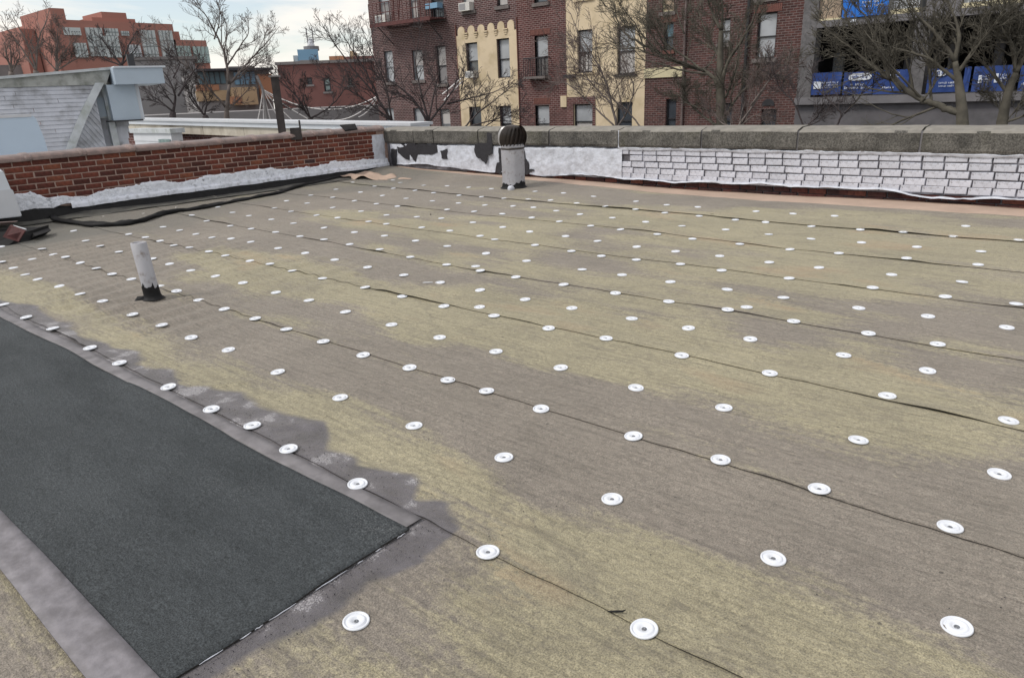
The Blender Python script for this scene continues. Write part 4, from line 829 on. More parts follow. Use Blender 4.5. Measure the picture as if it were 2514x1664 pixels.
# brick tenement with the yellow insert
tA = thing('brick_tenement', PT.pt((uA0 + uA3) / 2, ZB), 'dark red brick tenement with a fire escape and a yellow scalloped panel', 'building')
H = []
spec = [(R3(195, -180, 300, 215), 'grey_frame', 'pale_glass', 'blind'), (R3(490, -190, 565, 185), 'grey_frame', 'blind', 'blind'), (R3(700, -190, 820, 178), 'black_frame', 'glass', 'glass'), (R3(1005, -230, 1115, 110), 'grey_frame', 'blind', 'blind'),
        (R3(1335, -270, 1440, 60), 'black_frame', 'blind', 'blind'), (R3(1700, -300, 1830, 28), 'black_frame', 'pale_glass', 'glass'),
        (R3(255, 495, 340, 800), 'grey_frame', 'pale_glass', 'pale_glass'), (R3(525, 488, 628, 780), 'grey_frame', 'blind', 'pale_glass'), (R3(757, 445, 852, 815), 'black_frame', 'blind', 'far_grey'),
        (R3(1050, 415, 1165, 757), 'black_frame', 'pale_glass', 'glass'), (R3(1350, 375, 1472, 757), 'black_frame', 'pale_glass', 'pale_glass'), (R3(1712, 345, 1838, 745), 'black_frame', 'pale_glass', 'blind'),
        (R3(270, 1050, 350, 1330), 'grey_frame', 'pale_glass', 'pale_glass'), (R3(540, 1050, 640, 1330), 'grey_frame', 'pale_glass', 'pale_glass'), (R3(795, 1060, 892, 1340), 'grey_frame', 'blind', 'pale_glass'), (R3(1085, 1035, 1200, 1360), 'black_frame', 'glass', 'glass'), (R3(1378, 1028, 1490, 1360), 'black_frame', 'pale_glass', 'glass'), (R3(1718, 1022, 1852, 1370), 'black_frame', 'pale_glass', 'blind')]
H = [s_[0] for s_ in spec]
m = MB(); wall_holes(m, PT, uA0, uA3, ZB, ZT, H); solid_back(m, PT, uA0, uA3, ZB, ZT)
wA = m.build('wall', M['tenement_brick'], tA)
for i, (h, fr, g, lo) in enumerate(spec):
    ins = i in (9, 10, 15, 16)
    window(tA, PT, h, fr, g, lo, 0.0, sill=None if ins else ('stone_sill', 0.14), bars=9 if i == 11 else (7 if i == 0 else 0))
# redder brick pier right of the yellow panel
m = MB(); wall_holes(m, PT, uA2 + 0.005, uA3 - 0.003, ZB, ZT, [h for h in H if h[0] > uA2], 0.004, 0.1); m.build('brick_pier', M['red_facade'], tA)
for rc in (R3(1660, 285, 1862, 338), R3(1700, 950, 1860, 1010)):
    nb = 16; a, b, c_, e = rc
    for k in range(nb):
        m = MB(); w = (b - a) / nb; sk = (k - (nb - 1) / 2) * 0.006
        m.pbox(PT, a + k * w + 0.006, a + (k + 1) * w - 0.006, c_, e, 0.0, 0.022); m.build('brick', M['soldier'], tA)
# yellow panel with arched tabs
ztab = PT.uz(1200, 78)[1] - 0.05
m = MB(); wall_holes(m, PT, uA1, uA2, ZB, ztab, [h for i, h in enumerate(H) if i in (9, 10, 15, 16)], 0.045, 0.06)
yp = m.build('yellow_panel', M['yellow_stucco'], tA)
tabx = np.linspace(950, 1530, 7); peaks = [262, 250, 240, 225, 210, 196]
for i in range(6):
    xa, xb = tabx[i], tabx[i + 1]; cx_ = (xa + xb) / 2; hw = (xb - xa) * 0.34
    ul, uh = PT.uz(880 + (cx_ - hw) / 3.948, 70)[0], PT.uz(880 + (cx_ + hw) / 3.948, 70)[0]; zp = PT.uz(880 + cx_ / 3.948, peaks[i] / 3.948)[1]; rr = (uh - ul) / 2; uc = (ul + uh) / 2
    pts = [PT.pt(ul, ztab, 0.0), PT.pt(uh, ztab, 0.0)] + [PT.pt(uc + rr * math.cos(a), zp - rr + rr * math.sin(a), 0.0) for a in np.linspace(0, math.pi, 12)]
    m = MB(); m.poly(pts, PT.n * 0.047); m.build('arched_tab', M['yellow_stucco'], yp)
    if i < 5:
        ur = PT.uz(880 + xb / 3.948, 75)[0]; zc_ = ztab + 0.02
        for j in range(3):
            m = MB(); m.pbox(PT, ur - 0.13 + j * 0.03, ur + 0.13 - j * 0.03, zc_ - 0.09 * j + 0.02, zc_ - 0.09 * j + 0.075, 0.03, 0.12 - 0.02 * j); m.build('corbel', M['yellow_stucco'], yp)
m = MB()
for (a, b) in ((uA1 - 0.04, uA1), (uA2, uA2 + 0.03)): m.pbox(PT, a, b, ZB, ztab + 0.5, 0.005, 0.06)
m.build('panel_edge', M['soldier'], yp)
ac_unit(PT, R3(202, 152, 300, 222), 'white air conditioner under the topmost left window of the brick tenement')
ac_unit(PT, R3(1010, 30, 1115, 112), 'white air conditioner near the top edge above the yellow scalloped panel')
ac_unit(PT, R3(1075, 690, 1160, 755), 'white air conditioner in the left window of the yellow scalloped panel', 0.03)
# fire escape
fa, fb = PT.uz(950, 64)[0], PT.uz(1098, 52)[0]; fz = PT.uz(1020, 57)[1]
fe = thing('fire_escape', PT.pt((fa + fb) / 2, fz), 'rusty red iron fire escape platform on the brick tenement', 'fire escape')
m = MB()
for k in range(7): m.pbox(PT, fa, fb, fz, fz + 0.03, 0.04 + k * 0.15, 0.14 + k * 0.15)
m.pbox(PT, fa, fb, fz - 0.10, fz + 0.06, 1.10, 1.14); m.build('platform', M['iron_red'], fe)
m = MB()
for s_ in (0.5, 0.95): m.pbox(PT, fa, fb, fz + s_, fz + s_ + 0.035, 1.08, 1.12)
for k in range(15):
    uu = fa + (fb - fa) * k / 14; m.pbox(PT, uu - 0.012, uu + 0.012, fz + 0.04, fz + 0.96, 1.085, 1.11)
m.build('railing', M['iron_red'], fe)
for s_ in (-1, 1):
    m = MB(); uc = PT.uz(1003, 20)[0]; m.tube([PT.pt(uc + 0.22 * s_ - 0.25, fz + 0.04, 0.7), PT.pt(uc + 0.22 * s_ + 0.45, fz + 3.6, 0.7)], 0.03, 5); m.build('ladder_rail', M['iron_red'], fe)
for k in range(12):
    m = MB(); f_ = (k + 0.7) / 12; m.tube([PT.pt(uc - 0.22 - 0.25 + 0.7 * f_, fz + 3.56 * f_, 0.7), PT.pt(uc + 0.22 - 0.25 + 0.7 * f_, fz + 3.56 * f_, 0.7)], 0.018, 4); m.build('rung', M['iron_red'], fe)
for s_ in (fa + 0.4, fb - 0.4):
    m = MB(); m.tube([PT.pt(s_, fz, 1.05), PT.pt(s_, fz - 0.85, 0.02)], 0.025, 5); m.build('bracket', M['iron_black'], fe)
# balconette and hung box
a, b, c_, e = R3(1655, 560, 1862, 765)
bc = thing('window_balcony', PT.pt((a + b) / 2, c_), 'black iron window balcony on the red brick pier', 'balcony')
m = MB(); m.pbox(PT, a, b, c_, c_ + 0.10, 0.0, 0.42); m.build('floor_slab', M['stone_sill'], bc)
m = MB(); m.pbox(PT, a, b, e - 0.04, e, 0.38, 0.42); m.pbox(PT, a, a + 0.03, e - 0.04, e, 0, 0.38); m.pbox(PT, b - 0.03, b, e - 0.04, e, 0, 0.38); m.build('top_rail', M['iron_black'], bc)
for k in range(13):
    uu = a + (b - a) * k / 12; m = MB(); m.pbox(PT, uu - 0.010, uu + 0.010, c_ + 0.10, e - 0.03, 0.39, 0.41); m.build('baluster', M['iron_black'], bc)
a, b, c_, e = R3(700, 38, 822, 90); o = thing('window_guard', PT.pt((a + b) / 2, c_), 'pale blue box on a window guard beside the fire escape', 'window box')
m = MB(); m.pbox(PT, a, b, c_, e, 0.05, 0.40); m.build('blue_box', M['tank_blue'], o)
m = MB(); q = R3(705, 90, 822, 175)
for k in range(6): uu = q[0] + (q[1] - q[0]) * k / 5; m.pbox(PT, uu - 0.012, uu + 0.012, q[2], q[3], 0.3, 0.33)
m.pbox(PT, q[0] - 0.05, q[1] + 0.05, q[2] - 0.05, q[2], 0.02, 0.34); m.build('guard_bars', M['iron_black'], o)

# yellow house
tB = thing('yellow_house', PT.pt((uA3 + uB1) / 2, ZB), 'flat pale yellow stucco house between two brick ones', 'building')
specB = [(R4(305, 290, 450, 708), 'black_frame', 'pale_glass', 'blind'), (R4(690, 255, 865, 722), 'black_frame', 'pale_glass', 'blind'), (R4(270, 1010, 455, 1340), 'black_frame', 'pale_glass', 'blind'), (R4(683, 990, 835, 1340), 'black_frame', 'glass', 'glass'), (R4(300, -390, 450, -5), 'black_frame', 'glass', 'glass'), (R4(700, -420, 850, -30), 'black_frame', 'glass', 'glass')]
m = MB(); wall_holes(m, PT, uA3, uB1, ZB, ZT - 0.7, [s_[0] for s_ in specB]); solid_back(m, PT, uA3, uB1, ZB, ZT - 0.7); m.build('wall', M['yellow_stucco'], tB)
for i, (h, fr, g, lo) in enumerate(specB): window(tB, PT, h, fr, g, lo, 0.0, sill=('iron_black', 0.07) if i == 1 else ('yellow_stucco', 0.06), fw=0.06, bars=2 if i == 0 else 0)
h = specB[2][0]; zb_ = PT.uz(1430, 238)[1]; ub_ = PT.uz(1462, 280)[0]
m = MB(); wall_holes(m, PT, uA3 + 0.002, ub_, ZB, zb_, [h], 0.03, 0.05); m.build('brick_base', M['red_facade'], tB)
m = MB(); m.pbox(PT, *R4(150, 930, 207, 1040), 0.0, 0.06); m.build('yellow_patch', M['yellow_stucco'], tA)
m = MB(); m.pbox(PT, *R4(215, 725, 295, 760), 0.02, 0.35); m.build('wall_lamp', M['iron_black'], tB)

# brown brick house
tC = thing('brown_brick_house', PT.pt((uB1 + uC1) / 2, ZB), 'dark brown brick house with brick lintels and a cream band behind bare branches', 'building')
specC = [(R4(1145, 222, 1235, 490), 'black_frame', 'far_glass', 'glass'), (R4(1130, -260, 1245, 115), 'cream_trim', 'plywood', 'plywood'), (R4(1690, 182, 1785, 420), 'black_frame', 'pale_glass', 'pale_glass'), (R4(2045, 125, 2230, 568), 'black_frame', 'pale_glass', 'pale_glass'), (R4(1160, 960, 1260, 1330), 'black_frame', 'glass', 'glass'), (R4(1700, 1000, 1800, 1330), 'black_frame', 'glass', 'glass'), (R4(2080, 1060, 2225, 1400), 'black_frame', 'glass', 'far_glass'), (R4(2050, -420, 2235, -20), 'black_frame', 'pale_glass', 'pale_glass')]
m = MB(); wall_holes(m, PT, uB1, uC1, ZB, ZT + 0.5, [s_[0] for s_ in specC], 0.0); solid_back(m, PT, uB1, uC1, ZB, ZT + 0.5); m.build('wall', M['brown_facade'], tC)
for i, (h, fr, g, lo) in enumerate(specC):
    window(tC, PT, h, fr, g, lo, 0.0, sill=('soldier' if i == 0 else 'stone_sill', 0.13))
    if i in (0, 3):
        a, b = h[0] - 0.15, h[1] + 0.15; nb = 14
        for k in range(nb):
            m = MB(); w = (b - a) / nb; m.pbox(PT, a + k * w + 0.006, a + (k + 1) * w - 0.006, h[3] + 0.01, h[3] + 0.25, 0.0, 0.02); m.build('brick', M['soldier'], tC)
m = MB(); m.pbox(PT, *R4(955, 655, 1340, 752), 0.0, 0.05); m.build('cream_band', M['cream_trim'], tC)
m = MB(); ud = PT.uz(1836, 100)[0]; m.tube([PT.pt(ud, ZB, 0.10), PT.pt(ud, ZT, 0.10)], 0.06, 8); m.build('downspout', M['black_frame'], tC)
ud = PT.uz(1683, 100)[0]; m = MB(); m.tube([PT.pt(ud, ZB, 0.08), PT.pt(ud, ZT, 0.08)], 0.045, 8); m.build('downspout', M['brown_facade'], tC)
hc = PT.rect(1871, 240, 1902, 268); uc = (hc[0] + hc[1]) / 2
m = MB(); rr = (hc[1] - hc[0]) / 2; m.poly([PT.pt(uc + rr * math.cos(a), hc[2] + rr * 0.5 + rr * math.sin(a), 0.0) for a in np.linspace(0, math.pi, 14)], PT.n * 0.03); m.build('arched_head', M['black_frame'], tC)

# grey concrete frame building under construction
uD1 = PT.uz(2514, 160)[0] + 6
tD = thing('grey_frame_building', PT.pt((uC1 + uD1) / 2, ZB), 'unfinished grey concrete building with open dark floors and blue banners', 'building')
zf = lambda x, y: PT.uz(1914 + x / 3.948, y / 3.948)[1]; uf = lambda x, y: PT.uz(1914 + x / 3.948, y / 3.948)[0]
zb0, zb1 = (zf(850, 226) + zf(2000, 146)) / 2, (zf(850, 155) + zf(2000, 75)) / 2      # beam over the open floor
zs0 = (zf(460, 930) + zf(1640, 890)) / 2                                              # floor edge
p0, p1 = uf(215, 500), uf(340, 500); q0, q1 = uf(1290, 450), uf(1440, 450)
m = MB(); wall_holes(m, PT, uC1, uD1, ZB, zs0 - 0.05, [], 0.0); m.build('lower_wall', M['grey_wall'], tD)
m = MB(); m.pbox(PT, uC1, uD1, zs0 - 0.28, zs0 - 0.05, 0.0, 0.18); m.build('floor_edge', M['concrete_dark'], tD)
m = MB(); m.pbox(PT, uC1, p1, zs0 - 0.05, 9.5, -0.5, 0.02); m.build('pier', M['grey_block'], tD)
for k, (a, b) in enumerate(((q0, q1), (q0 + (q0 - p0) * 1.02, q1 + (q0 - p0) * 1.02), (q0 + (q0 - p0) * 2.04, q1 + (q0 - p0) * 2.04))):
    m = MB(); m.pbox(PT, a, b, zs0 - 0.05, zb0, -0.5, 0.02); m.build('pier', M['grey_block'], tD)
m = MB(); m.pbox(PT, p1, uD1, zb0, zb1, -0.5, 0.05); m.build('beam', M['concrete_dark'], tD)
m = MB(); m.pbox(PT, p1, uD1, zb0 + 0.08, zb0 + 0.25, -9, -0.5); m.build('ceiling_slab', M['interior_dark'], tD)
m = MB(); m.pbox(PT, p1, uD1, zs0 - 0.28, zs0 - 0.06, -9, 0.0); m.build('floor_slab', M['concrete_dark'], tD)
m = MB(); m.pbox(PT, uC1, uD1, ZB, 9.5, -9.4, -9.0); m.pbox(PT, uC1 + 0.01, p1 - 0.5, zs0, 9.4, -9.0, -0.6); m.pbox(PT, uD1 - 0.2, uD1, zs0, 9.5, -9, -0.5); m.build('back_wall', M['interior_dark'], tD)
a, b = uf(345, 500), uf(445, 500); m = MB(); m.pbox(PT, a, b, zs0, zb0 - 0.75, -2.2, -2.0); m.build('grey_panel', M['interior_grey'], tD)
for k, (xx, dd_) in enumerate(((960, -4.0), (1160, -5.5), (1500, -3.0), (1950, -3.5))):
    uu = uf(xx, 500); m = MB(); m.pbox(PT, uu - 0.13, uu + 0.13, zs0, zb0, dd_ - 0.3, dd_); m.build('column', M['concrete_dark'], tD)
# upper storey over the beam
m = MB(); m.pbox(PT, p1, uD1, zb1 + 0.12, 9.5, -9, -1.2); m.build('upper_core', M['interior_grey'], tD)
a, b, c_, e = R5(370, -60, 590, 190); m = MB(); m.pbox(PT, a, b, zb1, e + 0.5, -0.35, -0.1); m.build('plywood_panel', M['plywood'], tD)
m = MB(); m.pbox(PT, a - 0.06, b + 0.05, zb1, zb1 + 0.06, -0.1, -0.04); m.build('panel_trim', M['cream_trim'], tD)
for (xx0, xx1) in ((1105, 1345), (1790, 2040), (2080, 2330)):
    a, b, c_, e = R5(xx0, -160, xx1, 110 - (xx0 - 1105) * 0.06); c_ = zb1 + 0.14
    m = MB(); m.pbox(PT, a, b, c_, c_ + 1.9, -0.3, -0.25); w = m.build('window', M['pale_glass'], tD)
    m = MB(); nb = 7
    for k in range(nb + 1): uu = a + (b - a) * k / nb; m.pbox(PT, uu - 0.012, uu + 0.012, c_, c_ + 1.9, -0.26, -0.22)
    for k in range(9): zz = c_ + 1.9 * k / 8; m.pbox(PT, a, b, zz - 0.012, zz + 0.012, -0.25, -0.215)
    m.build('lattice', M['cap_white'], w)
    m = MB(); m.pbox(PT, a - 0.06, b + 0.06, c_ - 0.13, c_, -0.3, -0.05); m.build('sill', M['cream_trim'], w)
m = MB(); m.pbox(PT, uf(1420, 60), uf(1760, 60), zb1, 9.5, -0.3, -0.02); m.build('upper_pier', M['concrete_dark'], tD)
# banners
def strokes(m, P, a, b, z0, z1, d, seed, slant=0.0):
    """a line of small printed strokes of unequal width, too small to read"""
    r = random.Random(seed); u = a
    while u < b - 0.02:
        w = r.uniform(0.035, 0.07) * (z1 - z0) / 0.11
        if r.random() < 0.16: u += w; continue
        k = r.randrange(4); hh2 = z0 + (z1 - z0) * r.choice((0.72, 0.72, 1.0)); tk = w * 0.30
        if k < 3:
            m.pbox(P, u, u + tk, z0, hh2, d, d + 0.004)
            if k > 0: m.pbox(P, u + tk, u + w * 0.8, hh2 - tk, hh2, d, d + 0.004)
            if k > 1: m.pbox(P, u + w * 0.5, u + w * 0.8, z0, hh2 - tk, d, d + 0.004)
        else: m.pbox(P, u, u + w * 0.8, z0, z0 + tk, d, d + 0.004); m.pbox(P, u + w * 0.25, u + w * 0.6, z0 + tk, hh2, d, d + 0.004)
        u += w * 1.05
BAN = [(325, 705, 608, 918, 'leftmost blue banner, with a white printed block at its foot', [('block', 345, 790, 585, 860)]),
       (628, 700, 915, 915, 'second blue banner from the left, white slanted logo over two print lines', [('oval', 685, 710, 905, 780), ('text', 690, 808, 830, 832), ('text', 640, 838, 905, 862)]),
       (925, 680, 1255, 912, 'third blue banner from the left, partly behind a thick branch', [('block', 1070, 695, 1190, 755), ('text', 985, 840, 1120, 858)]),
       (1440, 665, 1745, 895, 'blue banner right of the grey pier with a small white logo over print', [('oval', 1520, 680, 1630, 740), ('text', 1530, 792, 1720, 812), ('text', 1530, 824, 1720, 842)]),
       (1790, 650, 1852, 890, 'narrow plain blue banner strip right of the grey pier', []),
       (1880, 640, 2265, 885, 'wide blue banner near the right edge with two white printed blocks', [('block', 1935, 730, 2045, 805), ('block', 2090, 712, 2215, 800)]),
       (2330, 632, 2560, 880, 'blue banner cut off by the right edge of the picture', [('text', 2350, 800, 2480, 825)])]
for i, (x0, y0, x1, y1, lab, pr) in enumerate(BAN):
    a, b, c_, e = R5(x0, y0, x1, y1); o = thing('banner', PT.pt((a + b) / 2, c_, 0.1), lab, 'banner', 'blue banners along the open floor')
    m = MB(); m.grid(lambda s_, t_: PT.pt(a + (b - a) * s_, c_ + (e - c_) * t_, 0.13 + 0.02 * float(vn1(s_ * 5 + i * 3, t_ * 3))), 12, 6); m.build('cloth', M['banner_blue'], o)
    m = MB()
    for (k, px0, py0, px1, py1) in pr:
        A, B, C_, E_ = R5(px0, py0, px1, py1)
        if k == 'text': strokes(m, PT, A, B, C_, E_, 0.156, i * 7 + px0)
        elif k == 'oval':
            uc, zc_ = (A + B) / 2, (C_ + E_) / 2; q = [(uc + (B - A) / 2 * (abs(math.cos(t_)) ** 0.5) * math.copysign(1, math.cos(t_)) + 0.12 * math.sin(t_) * (E_ - C_), zc_ + (E_ - C_) / 2 * math.copysign(abs(math.sin(t_)) ** 0.6, math.sin(t_))) for t_ in np.linspace(0, 2 * math.pi, 20)[:-1]]
            m.poly([PT.pt(u, z, 0.154) for u, z in q], PT.n * 0.006)
        else:
            nl = 3; hz = (E_ - C_) / nl
            for li in range(nl): strokes(m, PT, A, B, C_ + li * hz + 0.01, C_ + (li + 1) * hz - 0.012, 0.156, i * 13 + li)
            m.pbox(PT, A, A + (B - A) * 0.3, C_, E_, 0.154, 0.157)
    if m.v: m.build('lettering', M['print_white'], o)
    if any(k == 'oval' for k, *_ in pr):
        m = MB(); A, B, C_, E_ = R5(*pr[0][1:]); strokes(m, PT, A + (B - A) * 0.15, B - (B - A) * 0.12, C_ + (E_ - C_) * 0.3, E_ - (E_ - C_) * 0.25, 0.162, 50 + i); m.build('logo_print', M['banner_blue'], o)
a, b, c_, e = R5(635, -260, 1075, 165); sg = thing('blue_sign', PT.pt((a + b) / 2, c_, 0.0), 'large bright blue sign with white slanted print at the top edge', 'sign')
m = MB(); m.pbox(PT, a, b, zb1 + 0.02, e, 0.06, 0.11); m.build('sign_board', M['banner_bright'], sg)
m = MB()
for (x0, y0, x1, y1, sd) in ((815, 8, 990, 30, 3), (815, 40, 1040, 66, 5), (800, -30, 880, 2, 8)): strokes(m, PT, *R5(x0, y0, x1, y1), 0.112, sd)
m.build('lettering', M['print_white'], sg)
a, b, c_, e = R5(695, 190, 745, 218); m = MB(); m.pbox(PT, a, b, c_, e, 0.05, 0.07); tag(m.build('small_plate', M['print_white']), 'tiny white plate on the concrete beam under the blue sign', 'sign')

# ------------------------------------------------------------------ far terracotta apartment block
PF = Plane((-115.0, 0), math.pi / 2)
RF = lambda x0, y0, x1, y1: PF.rect(x0 / 3.384, y0 / 3.384, x1 / 3.384, y1 / 3.384)
ft = thing('terracotta_apartment_block', PF.pt(PF.uz(300, 180)[0], ZB, -8), 'distant terracotta apartment block with stepped roofline and pale window bays', 'building')
def fblock(name, x0, y0, x1, dep, mat='far_red', d=0.0, parent=ft, z0=ZB):
    a, b, c_, e = RF(x0, y0, x1, y0 + 40); m = MB(); m.pbox(PF, a, b, z0, e, d - dep, d); return m.build(name, M[mat], parent)
fblock('main_block', 415, 182, 1432, 22); fblock('stair_tower', 412, 72, 530, 12, d=0.15); fblock('penthouse', 790, 148, 1148, 9, d=-1.0); fblock('penthouse', 880, 96, 1085, 7, d=-1.5)
fblock('lower_wing', 1434, 335, 1715, 18); fblock('roof_room', 1434, 228, 1490, 8, 'far_panel', d=-2.0); fblock('roof_room', 1491, 255, 1540, 8, d=-2.0); fblock('left_wing', 296, 208, 411, 20, d=-6)
bays = [(727, 235, 860, 470, 'far_panel'), (868, 240, 975, 300, 'far_panel'), (868, 303, 990, 480, 'far_panel'), (1182, 255, 1300, 520, 'far_panel'), (1332, 258, 1440, 500, 'far_panel'), (1466, 385, 1580, 500, 'far_teal'), (1606, 390, 1730, 525, 'far_teal'), (1070, 375, 1170, 520, 'cap_white'), (615, 360, 720, 480, 'far_panel'), (1003, 262, 1065, 300, 'far_panel')]
for x0, y0, x1, y1, mt in bays:
    a, b, c_, e = RF(x0, y0, x1, y1); m = MB(); m.pbox(PF, a, b, c_, e, 0.0, 0.35); w = m.build('window', M[mt], ft)
    nr = max(2, int((e - c_) / 1.1)); m = MB()
    for k in range(1, nr): zz = c_ + (e - c_) * k / nr; m.pbox(PF, a, b, zz - 0.05, zz + 0.05, 0.34, 0.42)
    for k in range(1, 4): uu = a + (b - a) * k / 4; m.pbox(PF, uu - 0.05, uu + 0.05, c_, e, 0.34, 0.40)
    m.build('mullion', M['far_line'], w)
a, b, c_, e = RF(522, 232, 665, 295); m = MB(); m.pbox(PF, a, b, c_, e, 0.0, 0.3); w = m.build('window', M['far_panel'], ft)
for k in range(4):
    m = MB(); aa = a + (b - a) * (0.44 + 0.14 * k); m.pbox(PF, aa, aa + (b - a) * 0.07, c_ + 0.4, e - 0.5, 0.28, 0.36); m.build('pane', M['far_dark'], w)

# mid-distance buildings on the left
PM = facing(560, 200, 62, 8)
RM = lambda x0, y0, x1, y1: PM.rect(400 + x0 / 3.948, y0 / 3.948, 400 + x1 / 3.948, y1 / 3.948)
mr = thing('low_dark_roofed_building', PM.pt(0, ZB), 'low dark-roofed building with a band of teal windows behind the tall bare tree', 'building')
def mblock(name, x0, y0, x1, y1, mat, d0, d1, parent=mr, P=None, zb=None):
    a, b, c_, e = RM(x0, y0, x1, y1); m = MB(); m.pbox(PM, a, b, c_ if zb is None else zb, e, d0, d1); return m.build(name, M[mat], parent)
mblock('main_wall', 320, 690, 1050, 1010, 'far_grey', -10, 0, zb=ZB); mblock('roof_slab', 310, 668, 1050, 690, 'far_dark', -10.5, 1.0)
w = mblock('window', 345, 700, 600, 815, 'far_glass', 0, 0.15); 
for k in range(1, 5): mblock('mullion', 345 + 51 * k - 3, 700, 345 + 51 * k + 3, 815, 'far_dark', 0.15, 0.25, w)
w = mblock('window', 690, 700, 890, 820, 'tank_blue', 0, 0.15)
for k in range(1, 4): mblock('mullion', 690 + 50 * k - 3, 700, 690 + 50 * k + 3, 820, 'far_dark', 0.15, 0.25, w)
mblock('tan_bay', 655, 850, 890, 1020, 'far_tan', 0, 1.2); mblock('orange_band', 320, 825, 540, 880, 'far_orange', 0, 0.3); mblock('pale_wall', 320, 880, 650, 980, 'far_tan', 0, 0.2); mblock('orange_pier', 640, 940, 740, 1010, 'far_orange', 0.2, 1.3)
mblock('far_wing', 925, 720, 1060, 960, 'far_orange', -6, 0.4); mblock('roof_box', 680, 632, 930, 668, 'far_roof', -6, -2)
PG = facing(440, 200, 75, 0)
gb = thing('grey_rear_block', PG.pt(0, ZB), 'plain grey rear wall beneath the terracotta apartment block', 'building')
a, b, c_, e = PG.rect(330, 147, 486, 250); m = MB(); m.pbox(PG, a, b, ZB, e, -6, 0); m.build('wall', M['far_grey'], gb)
m = MB(); m.pbox(PG, a - 0.3, b + 0.3, e, e + 0.25, -6.2, 0.2); m.build('roof_edge', M['far_roof'], gb)
PB = facing(800, 200, 52, -9)
RB_ = lambda x0, y0, x1, y1: PB.rect(400 + x0 / 3.948, y0 / 3.948, 400 + x1 / 3.948, y1 / 3.948)
bb = thing('plain_brick_building', PB.pt(0, ZB), 'plain low brick building with three small windows left of the tenement', 'building')
a, b, c_, e = RB_(1130, 625, 2120, 1000); e = PB.uz(820, 155)[1]
wins = [RB_(1395, 755, 1448, 822), RB_(1560, 755, 1625, 890), RB_(1795, 755, 1832, 830)]
m = MB(); wall_holes(m, PB, a, b, ZB, e, wins, 0, 0.2); solid_back(m, PB, a, b, ZB, e, 9); m.build('wall', M['far_brick'], bb)
m = MB(); m.pbox(PB, a - 0.1, b + 0.1, e, e + 0.18, -9, 0.12); m.build('roof_edge', M['far_roof'], bb)
for i, h in enumerate(wins): window(bb, PB, h, 'far_dark', 'far_teal' if i else 'glass', None, 0, fw=0.08, sill=('far_roof', 0.12))
for (x0, y0, x1, y1, mt) in ((1675, 565, 1815, 610, 'far_grey'), (1735, 462, 1765, 530, 'far_tan'), (1985, 478, 2040, 600, 'far_tan'), (1520, 515, 1670, 600, 'far_orange'), (1700, 515, 2040, 600, 'far_brick')):
    q = RB_(x0, y0, x1, y1); m = MB(); m.pbox(PB, q[0], q[1], e if y0 < 600 else q[2], q[3], -7, -4); m.build('roof_bulkhead', M[mt], bb)
PK = facing(755, 140, 95)
RK = lambda x0, y0, x1, y1: PK.rect(400 + x0 / 3.948, y0 / 3.948, 400 + x1 / 3.948, y1 / 3.948)
wt = thing('water_tank_house', PK.pt(0, ZB), 'blue clad rooftop tank house topped by a white water tank', 'tank')
a, b, c_, e = RK(1310, 480, 1510, 640); m = MB(); m.pbox(PK, a, b, c_, e, -8, 0); m.build('blue_block', M['tank_blue'], wt)
m = MB(); m.pbox(PK, a + 0.1, b - 0.1, c_, c_ + (e - c_) * 0.35, 0, 0.1); m.build('slatted_band', M['far_grey'], wt)
a2, b2, c2, e2 = RK(1395, 352, 1470, 470); cx_ = PK.pt((a2 + b2) / 2, 0, -3); m = MB(); m.lathe([((b2 - a2) / 2, e - 0.2), ((b2 - a2) / 2, e2 - 0.8), ((b2 - a2) * 0.25, e2 - 0.1), (0.1, e2)], 16, (cx_[0], cx_[1], 0)); m.build('white_tank', M['cap_white'], wt, False)
m = MB(); m.lathe([((b2 - a2) / 2 + 0.5, e), ((b2 - a2) / 2 + 0.5, e + 0.5), ((b2 - a2) / 2, e + 0.5)], 16, (cx_[0], cx_[1], 0)); m.build('tank_collar', M['far_roof'], wt)
m = MB()
for s_ in (-0.6, 0.6): m.tube([(cx_[0] + s_, cx_[1], e2 - 0.6), (cx_[0] + s_, cx_[1], e2 + 1.2)], 0.09, 4)
m.build('antenna', M['far_grey'], wt)
a, b, c_, e = RK(1265, 535, 1310, 640); m = MB(); m.pbox(PK, a, b, ZB, e, -8, -1); m.build('side_block', M['far_panel'], wt)
a, b, c_, e = RK(1135, 612, 1520, 640); m = MB(); m.pbox(PK, a, b, ZB, e, -9, 0.3); m.build('base_block', M['far_roof'], wt)
m = MB(); P9 = facing(60, 170, 130); a, b, c_, e = P9.rect(-60, 160, 100, 200); m.pbox(P9, a, b, ZB, e, -10, 0); o = m.build('low_far_building', M['far_roof']); tag(o, 'low flat grey building on the far left beneath the bare trees', 'building')
m = MB(); P9 = facing(620, 270, 46); a, b, c_, e = P9.rect(320, 268, 1120, 300); m.pbox(P9, a, b, ZB, e, -6, 0); o = m.build('garden_wall', M['far_grey']); tag(o, 'long low grey wall behind the ropes and bare trees', 'wall')
